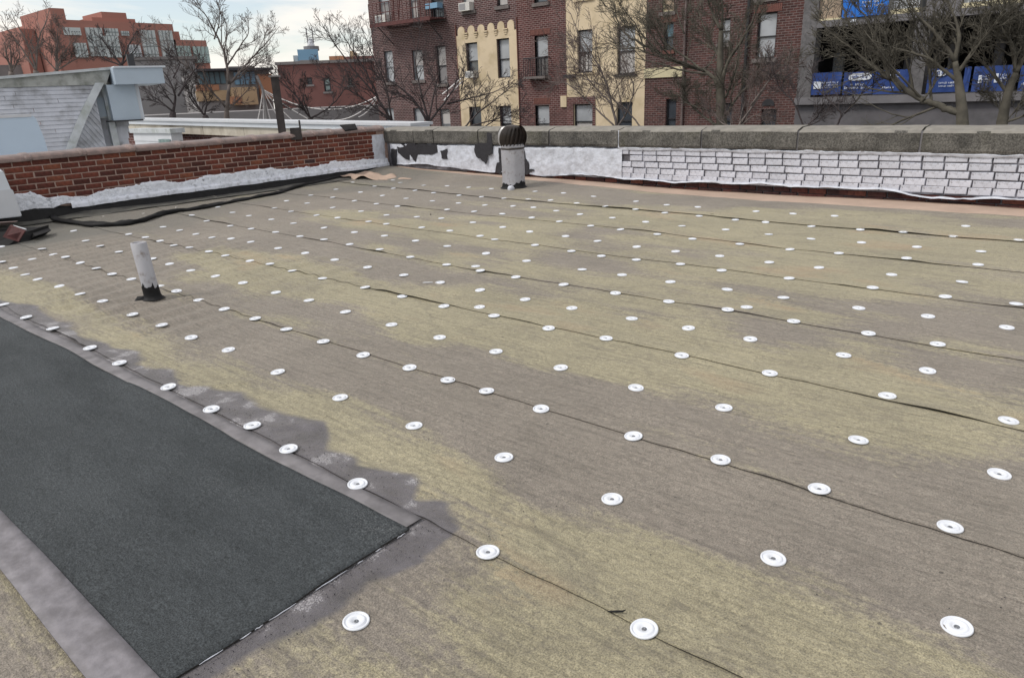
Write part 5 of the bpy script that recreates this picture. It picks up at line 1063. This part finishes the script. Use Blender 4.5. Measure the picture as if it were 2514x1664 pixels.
# ------------------------------------------------------------------ neighbour's roof edge beyond the brick parapet
PN = Plane((0, 10.0), 0.0)
nb_ = thing('neighbour_roof_edge', PN.pt(-18, 0), 'long white capped roof edge with stained cream panels beyond the brick parapet', 'roof edge')
uL, zLt = PN.uz(322, 291); uR, zRt = PN.uz(1010, 302)
zt_of = lambda u: zLt + (zRt - zLt) * (u - uL) / (uR - uL)
def nband(name, mat, du0, du1, h0, h1, d0, d1):
    m = MB(); m.hexa([PN.pt(du0, zt_of(du0) - h1, d0), PN.pt(du1, zt_of(du1) - h1, d0), PN.pt(du1, zt_of(du1) - h1, d1), PN.pt(du0, zt_of(du0) - h1, d1), PN.pt(du0, zt_of(du0) - h0, d0), PN.pt(du1, zt_of(du1) - h0, d0), PN.pt(du1, zt_of(du1) - h0, d1), PN.pt(du0, zt_of(du0) - h0, d1)])
    return m.build(name, M[mat], nb_)
nband('metal_cap', 'cap_white', uL - 4, uR + 0.1, 0.0, 0.055, -0.5, 0.12); nband('upper_fascia', 'white_metal', uL - 4, uR + 0.1, 0.06, 0.165, -0.4, 0.08)
us = np.linspace(uL - 4, uR, 9)
for i in range(8): nband('cream_panel', 'cream_panel', us[i] + 0.008, us[i + 1] - 0.008, 0.172, 0.40, -0.3, 0.03)
m = MB(); wall_holes(m, PN, uL - 6, uR, -0.6, zt_of(uL) - 0.38, [], -0.1); m.build('brick_backing', M['red_facade'], nb_)
P_ = Plane((0, 9.2), 0.0); a, b, c_, e = P_.rect(332, 327, 424, 372)
sh = thing('white_panel_shed', P_.pt((a + b) / 2, -0.6), 'low white clapboard shed with a corrugated strip behind the brick parapet', 'shed')
nbd = 6
for k in range(nbd):
    z0, z1 = -0.6 + (e + 0.6) * k / nbd, -0.6 + (e + 0.6) * (k + 1) / nbd; m = MB(); m.hexa([P_.pt(a, z0, 0.02), P_.pt(b, z0, 0.02), P_.pt(b, z0, -0.3), P_.pt(a, z0, -0.3), P_.pt(a, z1 + 0.01, 0.0), P_.pt(b, z1 + 0.01, 0.0), P_.pt(b, z1 + 0.01, -0.3), P_.pt(a, z1 + 0.01, -0.3)]); m.build('board', M['cap_white'], sh)
m = MB(); m.pbox(P_, a - 0.1, b + 0.1, e, e + 0.12, -0.35, 0.06); m.build('roof_trim', M['siding_trim'], sh)
ca, cb_, cc, ce = P_.rect(400, 342, 424, 372); m = MB(); m.grid(lambda s_, t_: P_.pt(ca + (cb_ - ca) * s_, -0.6 + (ce + 0.6) * t_, 0.07 + 0.05 * math.sin(s_ * 6 * math.pi)), 48, 1); m.build('corrugated_strip', M['far_teal'], sh)

# ------------------------------------------------------------------ grey clad house on the left
PS = facing(150, 250, 17.5, 6)
z1_ = lambda x, y: PS.uz(x / 3.384, y / 3.384)
gh = thing('grey_clad_house', PS.pt(0, -1.0, -1), 'grey clapboard mansard house with a pale trim board behind the brick parapet', 'house')
rake_t, rake_b = z1_(790, 735), z1_(545, 1260)
topL, topR = z1_(-60, 745), z1_(760, 700)
nB = 17; zlo = z1_(300, 1330)[1]; ztopm = topR[1]
def rake_u(z): f_ = (z - rake_b[1]) / (rake_t[1] - rake_b[1]); return rake_b[0] + (rake_t[0] - rake_b[0]) * f_ - 0.03 * math.sin(f_ * math.pi)
uLeft = z1_(-150, 900)[0]
rs = random.Random(8)
def bow(f_): return -0.30 * f_ ** 1.6            # the slope leans back towards the top
for k in range(nB):
    f0, f1 = k / nB, (k + 1) / nB; za, zb_ = zlo + (ztopm - zlo) * f0, zlo + (ztopm - zlo) * f1
    ua, ub = rake_u(za), rake_u(zb_); m = MB(); nn = 1
    cuts = sorted([uLeft] + [rs.uniform(uLeft + 0.3, min(ua, ub) - 0.3) for _ in range(1)]); cuts.append(None)
    for q in range(len(cuts) - 1):
        l0 = cuts[q] + (0.004 if q else 0); r0, r1 = (cuts[q + 1] - 0.004,) * 2 if cuts[q + 1] is not None else (ua, ub)
        m = MB(); da, db_ = bow(f0) + 0.018, bow(f1)
        m.hexa([PS.pt(l0, za - 0.008, da), PS.pt(r0, za - 0.008, da), PS.pt(r0, za - 0.008, da - 0.05), PS.pt(l0, za - 0.008, da - 0.05), PS.pt(l0, zb_, db_), PS.pt(r1, zb_, db_), PS.pt(r1, zb_, db_ - 0.05), PS.pt(l0, zb_, db_ - 0.05)])
        m.build('board', M['siding'], gh)
# stained cap above the boards
cl, crr = z1_(-160, 660), z1_(940, 575); m = MB()
pts = [PS.pt(cl[0], cl[1] - 0.02, -0.26), PS.pt(crr[0], crr[1], -0.26), PS.pt(z1_(900, 700)[0], z1_(900, 700)[1], -0.26), PS.pt(uLeft, ztopm - 0.02, -0.26)]
m.poly(pts, PS.n * -1.2); m.build('stained_cap', M['stained_cap'], gh)
m = MB(); m.poly([PS.pt(cl[0], cl[1] - 0.02, -0.2), PS.pt(crr[0], crr[1], -0.2), PS.pt(crr[0], crr[1] + 0.05, -0.2), PS.pt(cl[0], cl[1] + 0.03, -0.2)], PS.n * -1.4); m.build('cap_edge', M['siding_trim'], gh)
# rake trim
tw = 0.15
m = MB(); qn = 8; L_ = []; R__ = []
for k in range(qn + 1):
    z = rake_b[1] - 0.3 + (rake_t[1] + 0.12 - rake_b[1] + 0.3) * k / qn; f_ = max(0, (z - zlo) / (ztopm - zlo)); L_.append((rake_u(z) - 0.02, z, bow(f_) + 0.05)); R__.append((rake_u(z) + tw, z, bow(f_) + 0.05))
for k in range(qn):
    a, b, c2_, d2_ = L_[k], R__[k], R__[k + 1], L_[k + 1]; m.hexa([PS.pt(a[0], a[1], a[2]), PS.pt(b[0], b[1], b[2]), PS.pt(b[0], b[1], b[2] - 0.2), PS.pt(a[0], a[1], a[2] - 0.2), PS.pt(d2_[0], d2_[1], d2_[2]), PS.pt(c2_[0], c2_[1], c2_[2]), PS.pt(c2_[0], c2_[1], c2_[2] - 0.2), PS.pt(d2_[0], d2_[1], d2_[2] - 0.2)])
m.build('trim_board', M['siding_trim'], gh)
# gable beside it, boards running down to the right
ga, gb2, gc = z1_(800, 760), z1_(905, 1230), z1_(610, 1260); nG = 14
m = MB(); m.poly([PS.pt(ga[0] + 0.02, ga[1], -0.36), PS.pt(gb2[0], gb2[1] - 0.3, -0.36), PS.pt(gc[0], gc[1] - 0.3, -0.36)], PS.n * -0.3); m.build('gable_core', M['siding'], gh)
for k in range(nG):
    f0, f1 = k / nG, (k + 1) / nG
    l0 = (gc[0] + (ga[0] - gc[0]) * f0, gc[1] + (ga[1] - gc[1]) * f0); l1 = (gc[0] + (ga[0] - gc[0]) * f1, gc[1] + (ga[1] - gc[1]) * f1)
    g0 = max(0.0, f0 * 1.5 - 0.5); g1 = max(0.0, f1 * 1.5 - 0.5)
    r0 = (gb2[0] + (ga[0] - gb2[0]) * g0, gb2[1] - 0.55 * (1 - f0) + (ga[1] - gb2[1]) * g0); r1 = (gb2[0] + (ga[0] - gb2[0]) * g1, gb2[1] - 0.55 * (1 - f1) + (ga[1] - gb2[1]) * g1)
    m = MB(); m.hexa([PS.pt(l0[0], l0[1], -0.305), PS.pt(r0[0], r0[1], -0.305), PS.pt(r0[0], r0[1], -0.36), PS.pt(l0[0], l0[1], -0.36), PS.pt(l1[0], l1[1], -0.322), PS.pt(r1[0], r1[1], -0.322), PS.pt(r1[0], r1[1], -0.36), PS.pt(l1[0], l1[1], -0.36)]); m.build('board', M['siding'], gh)
# narrow wall with window, right of the gable
def zbox(name, x0, y0, x1, y1, d0, d1, mat, parent, lean_=None):
    a, b, c_, e = PS.rect(x0 / 3.384, y0 / 3.384, x1 / 3.384, y1 / 3.384); m = MB(); m.pbox(PS, a, b, c_, e, d0, d1); return m.build(name, M[mat], parent)
for k in range(10):
    y0 = 735 + k * 52; zbox('board', 840, y0, 990, y0 + 52.5, -1.2, -0.70 + (k % 2) * 0.006, 'siding', gh)
w = zbox('window', 845, 790, 935, 985, -0.72, -0.64, 'siding_trim', gh); zbox('pane', 855, 805, 925, 972, -0.65, -0.632, 'duct_metal', w)
for k in range(5):
    y0 = 1000 + k * 52; zbox('board', 1000, y0, 1110, y0 + 52.5, -1.0, -0.52 + (k % 2) * 0.006, 'siding', gh)
zbox('corner_board', 955, 1000, 1010, 1260, -1.0, -0.44, 'siding_trim', gh); zbox('corner_board', 905, 700, 945, 1000, -1.0, -0.5, 'siding_trim', gh)
ch = thing('metal_flue_box', PS.pt(z1_(1060, 1000)[0], z1_(1060, 1000)[1], -0.4), 'pale blue grey sheet metal flue box with an overhanging cap', 'flue')
zbox('box_body', 930, 700, 1165, 1000, -1.1, -0.25, 'duct_metal', ch); zbox('side_seam', 1150, 702, 1200, 995, -1.0, -0.30, 'white_metal', ch)
zbox('cap_box', 942, 562, 1352, 700, -1.4, 0.10, 'duct_metal', ch); zbox('cap_lip', 936, 552, 1362, 566, -1.45, 0.14, 'white_metal', ch); zbox('base_flashing', 925, 998, 1210, 1010, -1.1, -0.2, 'black_frame', ch)
zbox('dark_panel', 1146, 424, 1205, 552, -1.2, -1.1, 'black_frame', gh)
# white unit in front of the clapboards
PW = facing(50, 330, 14.2)
wb = thing('white_rooftop_unit', PW.pt(0, -0.6), 'smooth white rounded rooftop unit behind the brick parapet at far left', 'unit')
u0, u1 = PW.uz(-60, 330)[0], PW.uz(97, 330)[0]; zt_ = PW.uz(40, 284)[1]; q = [(u0, -0.6), (u1 + 0.12, -0.6), (u1 + 0.05, zt_ - 0.35)] + [(u1 - 0.09 + 0.10 * math.cos(a), zt_ - 0.10 + 0.10 * math.sin(a)) for a in np.linspace(0.1, math.pi / 2, 8)] + [(u0, zt_)]
m = MB(); m.poly([PW.pt(u, z, 0) for u, z in q], PW.n * -0.8); m.build('unit_shell', M['box_white'], wb)
m = MB(); m.poly([PW.pt(u, z, 0.012) for u, z in ((u0, zt_ - 0.03), (u1 - 0.05, zt_ - 0.03), (u1 - 0.04, zt_ + 0.012), (u0, zt_ + 0.012))], PW.n * -0.85); m.build('top_edge', M['cap_white'], wb)
# dark pole
PP = facing(684, 260, 15.5); ub, zb_ = PP.uz(696, 345); ut, ztp = PP.uz(675, 190); wpx = 17 / FPX * 15.5 * 1.0
po = thing('dark_steel_pole', PP.pt(ub, -0.6), 'dark rusty square steel pole standing behind the brick parapet', 'pole')
m = MB(); m.pbox(PP, ub - wpx / 2, ub + wpx / 2, -0.6, ztp, -wpx / 2, wpx / 2); m.build('shaft', M['rusty_pole'], po)
m = MB(); m.pbox(PP, ub - wpx * 0.75, ub + wpx * 0.75, ztp, ztp + 0.03, -wpx * 0.75, wpx * 0.75); m.build('cap_plate', M['far_roof'], po)
# dark brackets on the coping
for i, (x0, y0, x1, y1) in enumerate(((712, 314, 740, 329),)):
    P2 = facing(726, 320, 13.2); a, b, c_, e = P2.rect(x0, y0, x1, y1); m = MB(); m.pbox(P2, a, b, c_ - 0.1, e, -0.06, 0.0); m.pbox(P2, b - 0.03, b, c_, e + 0.12, -0.05, 0.01)
    tag(m.build('dark_bracket', M['rusty_pole']), 'small dark metal bracket behind the coping right of the steel pole', 'bracket')
P2 = [at_x(845, 324, XL - 0.06), at_x(862, 322, XL - 0.06)]
m = MB(); b0 = P2[0]; m.poly([(XL + 0.04, b0[1] - 0.05, 0.84), (XL + 0.02, b0[1] + 0.25, 0.85), (XL - 0.10, b0[1] + 0.30, 0.935), (XL - 0.14, b0[1] - 0.02, 0.935)], (0, 0, 0.02)); tag(m.build('broken_shard', M['tar']), 'dark broken shard lying on the clay coping near the corner', 'debris')
# ------------------------------------------------------------------ ropes
def sag(a, b, s_, n=18): return [tuple(np.array(a) * (1 - t_) + np.array(b) * t_ - np.array((0, 0, s_ * 4 * t_ * (1 - t_)))) for t_ in np.linspace(0, 1, n)]
D_ = 30.0
anchor = at_d(645, 220, D_)
ms = thing('mooring_mast', (anchor[0], anchor[1], ZB), 'pale slender mast from which the white ropes fan out', 'mast')
m = MB(); m.tube([(anchor[0] - 0.1, anchor[1], ZB), tuple(anchor), tuple(at_d(630, 186, D_))], 0.06, 6); m.build('mast_pole', M['far_grey'], ms)
fan = [(633, 294, 'leftmost of the white ropes fanning down from the mast'), (647, 296, 'second white rope from the left, fanning steeply down from the mast'), (664, 296, 'third white rope from the left, fanning down from the mast'), (690, 300, 'white rope from the mast passing behind the foot of the dark pole'), (722, 300, 'white rope from the mast ending right of the dark pole'), (755, 292, 'longest slanting white rope right of the dark pole')]
for px, py, lab in fan:
    m = MB(); m.tube(sag(anchor, at_d(px, py, D_), 0.05, 8), 0.022, 4); tag(m.build('rope', M['rope']), lab, 'rope', 'white ropes strung behind the roof edge')
B_ = at_d(928, 236, D_); C_r = at_d(1134, 192, D_ - 4)
for a, b, s_, lab in ((anchor, B_, 0.62, 'long white rope sagging from the mast towards the brick tenement'), (B_, at_d(815, 296, D_), 0.25, 'white rope curving down left below the sagging one'), (at_d(925, 245, D_), at_d(880, 288, D_), 0.1, 'short white rope slanting down left beside the tenement corner'), (C_r, at_d(1086, 232, D_ - 4), 0.0, 'upper short white rope tied near the yellow scalloped panel'), (at_d(1135, 200, D_ - 4), at_d(1090, 247, D_ - 4), 0.0, 'lower short white rope tied near the yellow scalloped panel')):
    m = MB(); m.tube(sag(a, b, s_), 0.022, 4); tag(m.build('rope', M['rope']), lab, 'rope', 'white ropes strung behind the roof edge')

# ------------------------------------------------------------------ bare trees
def make_tree(label, dist_or_y, trunk, limbs, seed, mat='bark', mode='d', rtrunk=0.12, levels=4, dens=1.0, spread=1.0, name='bare_tree', droop=0.0):
    rnd_ = random.Random(seed); rg = np.random.default_rng(seed)
    def W(px, py, k=0.0):
        return at_d(px, py, dist_or_y + k) if mode == 'd' else at_y(px, py, dist_or_y + k)
    base = W(*trunk[0]); root = thing(name, (base[0], base[1], ZB), label, 'tree', 'bare winter trees')
    tm, bm_ = MB(), MB()
    tp = [np.array([base[0] + 0.1, base[1] + 0.1, ZB])] + [W(*p) for p in trunk]; rr = np.linspace(rtrunk * 1.25, rtrunk * (0.72 if len(tp) < 4 else 0.40), len(tp))
    def dense(P_, sub):
        P_ = np.array(P_); tt = np.arange(len(P_)); s_ = np.linspace(0, len(P_) - 1, (len(P_) - 1) * sub + 1); Q = np.stack([np.interp(s_, tt, P_[:, i]) for i in range(3)], 1)
        for _ in range(2):
            Q[1:-1] = (Q[:-2] + 2 * Q[1:-1] + Q[2:]) / 4
        return Q
    Q = dense(tp, 4); tm.tube(Q, np.interp(np.linspace(0, 1, len(Q)), np.linspace(0, 1, len(rr)), rr), 9)
    thin, mid = {}, {}
    def branch(p, d, L, r, lev):
        n = 5 if lev == 1 else (4 if lev == 2 else 3); pts = [p]; dd = d; q = p; nz = rg.normal(0, 0.085, (n, 3))
        for k in range(n):
            dd = dd + nz[k]; dd[2] += 0.045 - droop; dd = dd / math.sqrt(dd @ dd); q = q + dd * (L / n); pts.append(q)
        r1 = max(r * 0.35, 0.0032); (mid if lev < 2 else thin).setdefault(n, []).append((pts, r, r1))
        if lev >= levels: return
        nc = max(1, int(round((5.0 if lev == 1 else 3.8 if lev == 2 else 2.6) * dens * (0.6 + 0.8 * rnd_.random()))))
        for k in range(nc):
            t_ = 0.15 + 0.8 * (k + rnd_.random()) / nc; i = min(n - 1, int(t_ * n)); w_ = t_ * n - i; pp_ = pts[i] * (1 - w_) + pts[i + 1] * w_
            dl = pts[i + 1] - pts[i]; dl = dl / math.sqrt(dl @ dl); sd_ = rg.normal(0, 1, 3); sd_ -= dl * (sd_ @ dl); sd_ /= math.sqrt(sd_ @ sd_) + 1e-9
            a_ = math.radians(rnd_.uniform(22, 48)) * spread; nd = dl * math.cos(a_) + sd_ * math.sin(a_)
            branch(pp_, nd, L * rnd_.uniform(0.45, 0.8) * (1.1 - 0.45 * t_), max(0.0046, r * rnd_.uniform(0.45, 0.6)), lev + 1)
    for pts, r0 in limbs:
        Lp = [W(*p) for p in pts]; wob = rg.normal(0, 0.5)
        for i in range(1, len(Lp)): Lp[i] = Lp[i] + np.array((wob * 0.3, wob * 0.6, 0)) * i / len(Lp)
        Q = dense(Lp, 5); tot = np.sum(np.linalg.norm(np.diff(Q, axis=0), axis=1)); Q[1:-1] += rg.normal(0, 0.012 * tot / 4, (len(Q) - 2, 3)); r0 = r0 * 0.72; rad = np.linspace(r0, max(0.006, r0 * 0.18), len(Q)); bm_.tube(Q, rad, 6)
        dens = dens * 1.0; nb = int((6 + tot * 3.2) * dens)
        for k in range(nb):
            t_ = 0.12 + 0.88 * (k + rnd_.random()) / nb; i = min(len(Q) - 2, int(t_ * (len(Q) - 1))); dl = Q[i + 1] - Q[i]; dl /= np.linalg.norm(dl) + 1e-9
            sd_ = rg.normal(0, 1, 3); sd_ -= dl * (sd_ @ dl); sd_ /= np.linalg.norm(sd_) + 1e-9; a_ = math.radians(rnd_.uniform(25, 60)) * spread
            nd = dl * math.cos(a_) + sd_ * math.sin(a_); nd[2] += 0.15; nd /= np.linalg.norm(nd)
            branch(Q[i], nd, min(2.6, max(0.45, tot * rnd_.uniform(0.22, 0.48) * (1.2 - 0.75 * t_))), max(0.006, rad[i] * rnd_.uniform(0.35, 0.6)), 1)
    tr = tm.build('trunk', M[mat], root, True); cr_ = thing('crown', root.location, None, None); cr_.parent = root; cr_.location = (0, 0, 0)
    def batch(groups, sides, name_, mt):
        Vs, Fs, base_ = [], [], 0
        for n, lst in groups.items():
            P_ = np.array([l[0] for l in lst]); ra = np.array([l[1] for l in lst]); rb = np.array([l[2] for l in lst]); B = len(lst)
            T_ = np.empty_like(P_); T_[:, 1:-1] = P_[:, 2:] - P_[:, :-2]; T_[:, 0] = P_[:, 1] - P_[:, 0]; T_[:, -1] = P_[:, -1] - P_[:, -2]; T_ /= np.linalg.norm(T_, axis=2, keepdims=True) + 1e-9
            ref = np.where(np.abs(T_[:, :1, 2:]) < 0.8, np.array([0, 0, 1.0]), np.array([1.0, 0, 0])); ref = np.repeat(ref, n + 1, 1)
            e = np.cross(T_, ref); e /= np.linalg.norm(e, axis=2, keepdims=True) + 1e-9; g_ = np.cross(T_, e)
            rr_ = ra[:, None] + (rb - ra)[:, None] * np.linspace(0, 1, n + 1)[None]
            an = 2 * np.pi * np.arange(sides) / sides
            ring = P_[:, :, None] + rr_[:, :, None, None] * (np.cos(an)[None, None, :, None] * e[:, :, None] + np.sin(an)[None, None, :, None] * g_[:, :, None])
            idx = base_ + np.arange(B * (n + 1) * sides).reshape(B, n + 1, sides); nx = np.roll(idx, -1, 2)
            Fs.append(np.stack([idx[:, :-1], nx[:, :-1], nx[:, 1:], idx[:, 1:]], -1).reshape(-1, 4)); Vs.append(ring.reshape(-1, 3)); base_ += ring.size // 3
        V_ = np.concatenate(Vs) - np.array(root.location); o_ = add_obj(name_, np_mesh(name_, V_, np.concatenate(Fs), [M[mt]]), cr_); return o_
    bm_.build('limbs', M[mat], cr_, True)
    if mid: tag(batch(mid, 5, 'branches', mat), kind='stuff')
    if thin: tag(batch(thin, 3, 'twigs', 'twig' if mat == 'bark' else mat), kind='stuff')
Z1 = lambda *p: [(x / 3.384, y / 3.384) for x, y in p]; Z2 = lambda *p: [(400 + x / 3.948, y / 3.948) for x, y in p]; Z3 = lambda *p: [(880 + x / 3.948, y / 3.948) for x, y in p]; Z4 = lambda *p: [(1340 + x / 3.948, y / 3.948) for x, y in p]; Z5 = lambda *p: [(1914 + x / 3.948, y / 3.948) for x, y in p]
make_tree('bushy bare tree at the far left edge of the picture', 34, Z1((95, 700), (95, 600)), [(Z1((95, 600), (50, 480), (10, 330)), .06), (Z1((95, 600), (90, 450), (75, 330)), .06), (Z1((95, 600), (150, 480), (110, 380)), .05)], 1, 'bark', dens=0.8)
make_tree('thin pale bare tree left of the terracotta block, leaning left', 32, Z1((310, 720), (300, 590)), [(Z1((300, 590), (250, 420), (160, 250), (70, 90)), .055), (Z1((300, 590), (285, 350), (330, 180), (338, 60)), .05), (Z1((300, 590), (150, 350), (30, 180)), .045)], 2, 'bark', dens=0.7)
make_tree('dense dark bare bush before the left wing of the terracotta block', 31, Z1((470, 720), (470, 590)), [(Z1((470, 590), (400, 420), (380, 260)), .05), (Z1((470, 590), (470, 400), (460, 230)), .05), (Z1((470, 590), (560, 430), (640, 330)), .05), (Z1((470, 590), (370, 480), (320, 400)), .04), (Z1((470, 590), (620, 500), (730, 430)), .04)], 3, 'bark', dens=0.9)
make_tree('dark bare tree rising above the flue box before the terracotta block', 30, Z1((1015, 720), (1010, 545)), [(Z1((1010, 545), (930, 420), (860, 280)), .06), (Z1((1010, 545), (1040, 380), (1090, 240)), .06), (Z1((1010, 545), (1110, 430), (1180, 330)), .045), (Z1((1010, 545), (880, 500), (760, 380)), .045)], 4, 'bark_dark', dens=0.85)
make_tree('dark bare tree just right of the metal flue box', 27, Z1((1430, 990), (1440, 930)), [(Z1((1440, 930), (1480, 800), (1440, 650), (1370, 540)), .07), (Z1((1480, 800), (1560, 620), (1640, 500)), .055), (Z1((1440, 930), (1330, 820), (1220, 740)), .05), (Z1((1440, 650), (1500, 520), (1450, 480)), .04)], 5, 'bark_dark', dens=0.9)
make_tree('tall spreading bare tree standing out against the pale sky', 28, Z1((1890, 1000), (1880, 960), (1905, 700)), [(Z1((1905, 700), (1850, 450), (1780, 330), (1650, 120), (1500, 5)), .075), (Z1((1880, 560), (1950, 400), (2000, 280), (1960, 180)), .05), (Z1((1780, 330), (1830, 200), (1840, 60)), .04), (Z1((1905, 700), (2050, 520), (2180, 380), (2300, 220)), .06), (Z1((1905, 700), (2000, 600), (2170, 440)), .045), (Z1((1880, 900), (1650, 600), (1480, 470), (1320, 310)), .055), (Z1((1880, 930), (2020, 800), (2110, 700)), .045)], 6, 'bark', dens=0.85, rtrunk=0.12)
make_tree('low bare tree with forked trunk under the teal windows', 27.5, Z1((1720, 1000), (1700, 960)), [(Z1((1700, 960), (1600, 850), (1540, 720)), .05), (Z1((1700, 960), (1640, 800), (1700, 690)), .05), (Z1((1700, 960), (1790, 840), (1780, 700)), .05)], 7, 'bark_dark', dens=0.9)
make_tree('bare tree right of the dark pole before the plain brick building', 27, Z2((1440, 1250), (1430, 1150)), [(Z2((1430, 1150), (1330, 920), (1200, 770), (1130, 640)), .05), (Z2((1430, 1150), (1380, 950), (1430, 800)), .04), (Z2((1430, 1150), (1600, 1050), (1700, 930), (1780, 780)), .05), (Z2((1430, 1150), (1350, 1050), (1160, 1000)), .04)], 8, 'bark_dark', dens=1.0)
make_tree('bare tree with long arching branches before the tenement corner', 25, Z2((2260, 1300), (2220, 1170)), [(Z2((2220, 1170), (2080, 930), (1900, 700), (1720, 440), (1620, 260)), .06), (Z2((2220, 1170), (1950, 950), (1700, 800), (1530, 670)), .05), (Z2((2080, 930), (2000, 650), (1900, 420), (1840, 220)), .045), (Z2((2220, 1170), (2180, 800), (2060, 500), (1980, 240)), .05), (Z2((2220, 1170), (2080, 1100), (1880, 1050)), .04)], 9, 'bark_dark', dens=0.85)
make_tree('dark bare tree with twisted low limbs before the yellow scalloped panel', 22, Z3((660, 1330), (680, 1190)), [(Z3((680, 1190), (560, 950), (440, 830), (270, 700)), .065), (Z3((680, 1190), (860, 1010), (1000, 870), (1100, 660)), .06), (Z3((860, 1010), (1060, 960), (1330, 900), (1540, 780)), .045), (Z3((680, 1190), (620, 900), (580, 600), (660, 230)), .05), (Z3((1000, 870), (1000, 700), (940, 560)), .03), (Z3((680, 1190), (760, 900), (850, 680), (830, 500)), .04)], 10, 'bark_dark', dens=0.8)
make_tree('bare limb spreading low across the foot of the yellow panel', 21, Z3((1000, 1340), (1020, 1245)), [(Z3((1020, 1245), (1150, 1100), (1350, 950), (1530, 800)), .04), (Z3((1020, 1245), (1260, 1175), (1450, 1170), (1700, 1245)), .035), (Z3((1200, 1245), (1330, 1150), (1560, 1050)), .03), (Z3((1150, 1100), (1170, 950), (1230, 780)), .025)], 11, 'bark_dark', dens=0.8)
make_tree('bare tree with fine arching branches before the yellow stucco house', 17.0, Z4((720, 1380), (690, 1250)), [(Z4((690, 1250), (610, 880), (520, 640), (340, 370), (210, 90)), .05), (Z4((690, 1250), (450, 1000), (250, 800), (100, 790)), .035), (Z4((650, 1020), (480, 860), (300, 620), (200, 430)), .035), (Z4((690, 1250), (800, 1050), (860, 850), (760, 640), (640, 330)), .035), (Z4((930, 1250), (760, 1060), (560, 930), (330, 860)), .03)], 12, 'bark', 'y', dens=0.89)
make_tree('big grey bare tree with a thick upright trunk before the brown brick house', 17.5, Z4((1720, 1420), (1700, 1100), (1690, 830), (1690, 560), (1700, 300)), [(Z4((1690, 830), (1530, 690), (1350, 660), (1080, 560), (850, 440), (640, 330), (530, 150), (490, -40)), .075), (Z4((1530, 690), (1370, 560), (1180, 430), (1130, 340), (1040, 180)), .04), (Z4((1700, 900), (1760, 640), (1950, 380), (2080, 180), (2160, 30)), .07), (Z4((1740, 950), (1830, 830), (1940, 580), (2010, 350)), .05), (Z4((1690, 560), (1600, 450), (1480, 280), (1380, 80)), .05), (Z4((1700, 300), (1640, 100), (1620, -100)), .06), (Z4((1700, 300), (1760, 100), (1790, -100)), .05), (Z4((1720, 1150), (1890, 890), (2110, 710), (2320, 620)), .055), (Z4((1700, 1250), (1480, 1130), (1260, 960), (1100, 880)), .05), (Z4((1680, 1100), (1300, 980), (1510, 770)), .03), (Z4((1340, 330), (1230, 130), (1150, -20)), .03), (Z4((960, 500), (930, 250), (850, 100), (800, -60)), .03)], 13, 'bark_olive', 'y', rtrunk=0.14, dens=1.00)
make_tree('low bare tree branching right of the big grey trunk', 17.0, Z4((1870, 1400), (1850, 1250)), [(Z4((1850, 1250), (1990, 1020), (2100, 830), (2130, 620)), .045), (Z4((1850, 1250), (2000, 1100), (2200, 1220)), .03), (Z4((1990, 1020), (2170, 740), (2320, 640)), .03), (Z4((1850, 1250), (1640, 1200), (1520, 1100)), .03)], 14, 'bark', 'y', dens=0.94)
make_tree('small bare sapling beside the brown house corner', 16.5, Z5((245, 1400), (240, 1240)), [(Z5((240, 1240), (170, 970), (80, 860), (60, 690)), .03), (Z5((240, 1240), (370, 1120), (420, 980)), .025), (Z5((240, 1240), (330, 1180), (400, 1050)), .02)], 15, 'bark_dark', 'y', dens=0.8)
make_tree('forked bare sapling before the lower grey wall', 16.0, Z5((500, 1400), (540, 1245)), [(Z5((540, 1245), (630, 1100), (460, 920), (300, 750)), .03), (Z5((630, 1100), (800, 960), (960, 770)), .028)], 16, 'bark_dark', 'y', dens=0.7)
make_tree('thick olive bare tree with a heavy limb sweeping left over the banners', 15.0, Z5((1770, 1420), (1770, 1080), (1735, 800), (1700, 600)), [(Z5((1750, 1090), (1560, 1040), (1380, 985), (1180, 880), (1060, 770), (980, 620), (760, 450), (560, 250), (470, 20)), .095), (Z5((1060, 770), (1030, 560), (1000, 380), (900, 150), (800, 0)), .05), (Z5((1060, 770), (760, 560), (400, 320), (170, 120)), .045), (Z5((1180, 880), (1000, 700), (680, 520), (380, 560)), .035), (Z5((1735, 800), (1500, 560), (1250, 480), (1000, 380)), .05), (Z5((1700, 600), (1560, 330), (1420, 170), (1330, 0)), .06), (Z5((1700, 600), (1730, 330), (1640, 130), (1550, -60)), .06), (Z5((1735, 700), (1900, 480), (2080, 300), (2200, 120)), .05), (Z5((1380, 985), (1500, 800), (1480, 560), (1400, 420)), .03)], 17, 'bark_olive', 'y', rtrunk=0.11, dens=0.94)
make_tree('dark olive bare tree at the right edge of the picture', 15.5, Z5((2140, 1420), (2150, 1200), (2210, 900), (2290, 700)), [(Z5((2290, 700), (2400, 540), (2500, 300)), .07), (Z5((2210, 900), (2060, 700), (1930, 560), (1840, 300)), .05), (Z5((2290, 700), (2230, 450), (2130, 200), (2120, -60)), .06), (Z5((2290, 700), (2330, 450), (2230, 250), (2369, 30)), .045), (Z5((2150, 1200), (2050, 1000), (1960, 920)), .03), (Z5((2150, 1200), (2369, 1130), (2480, 1020)), .04), (Z5((2400, 540), (2300, 300), (2250, 60)), .04)], 18, 'bark_olive', 'y', rtrunk=0.11, dens=1.00)
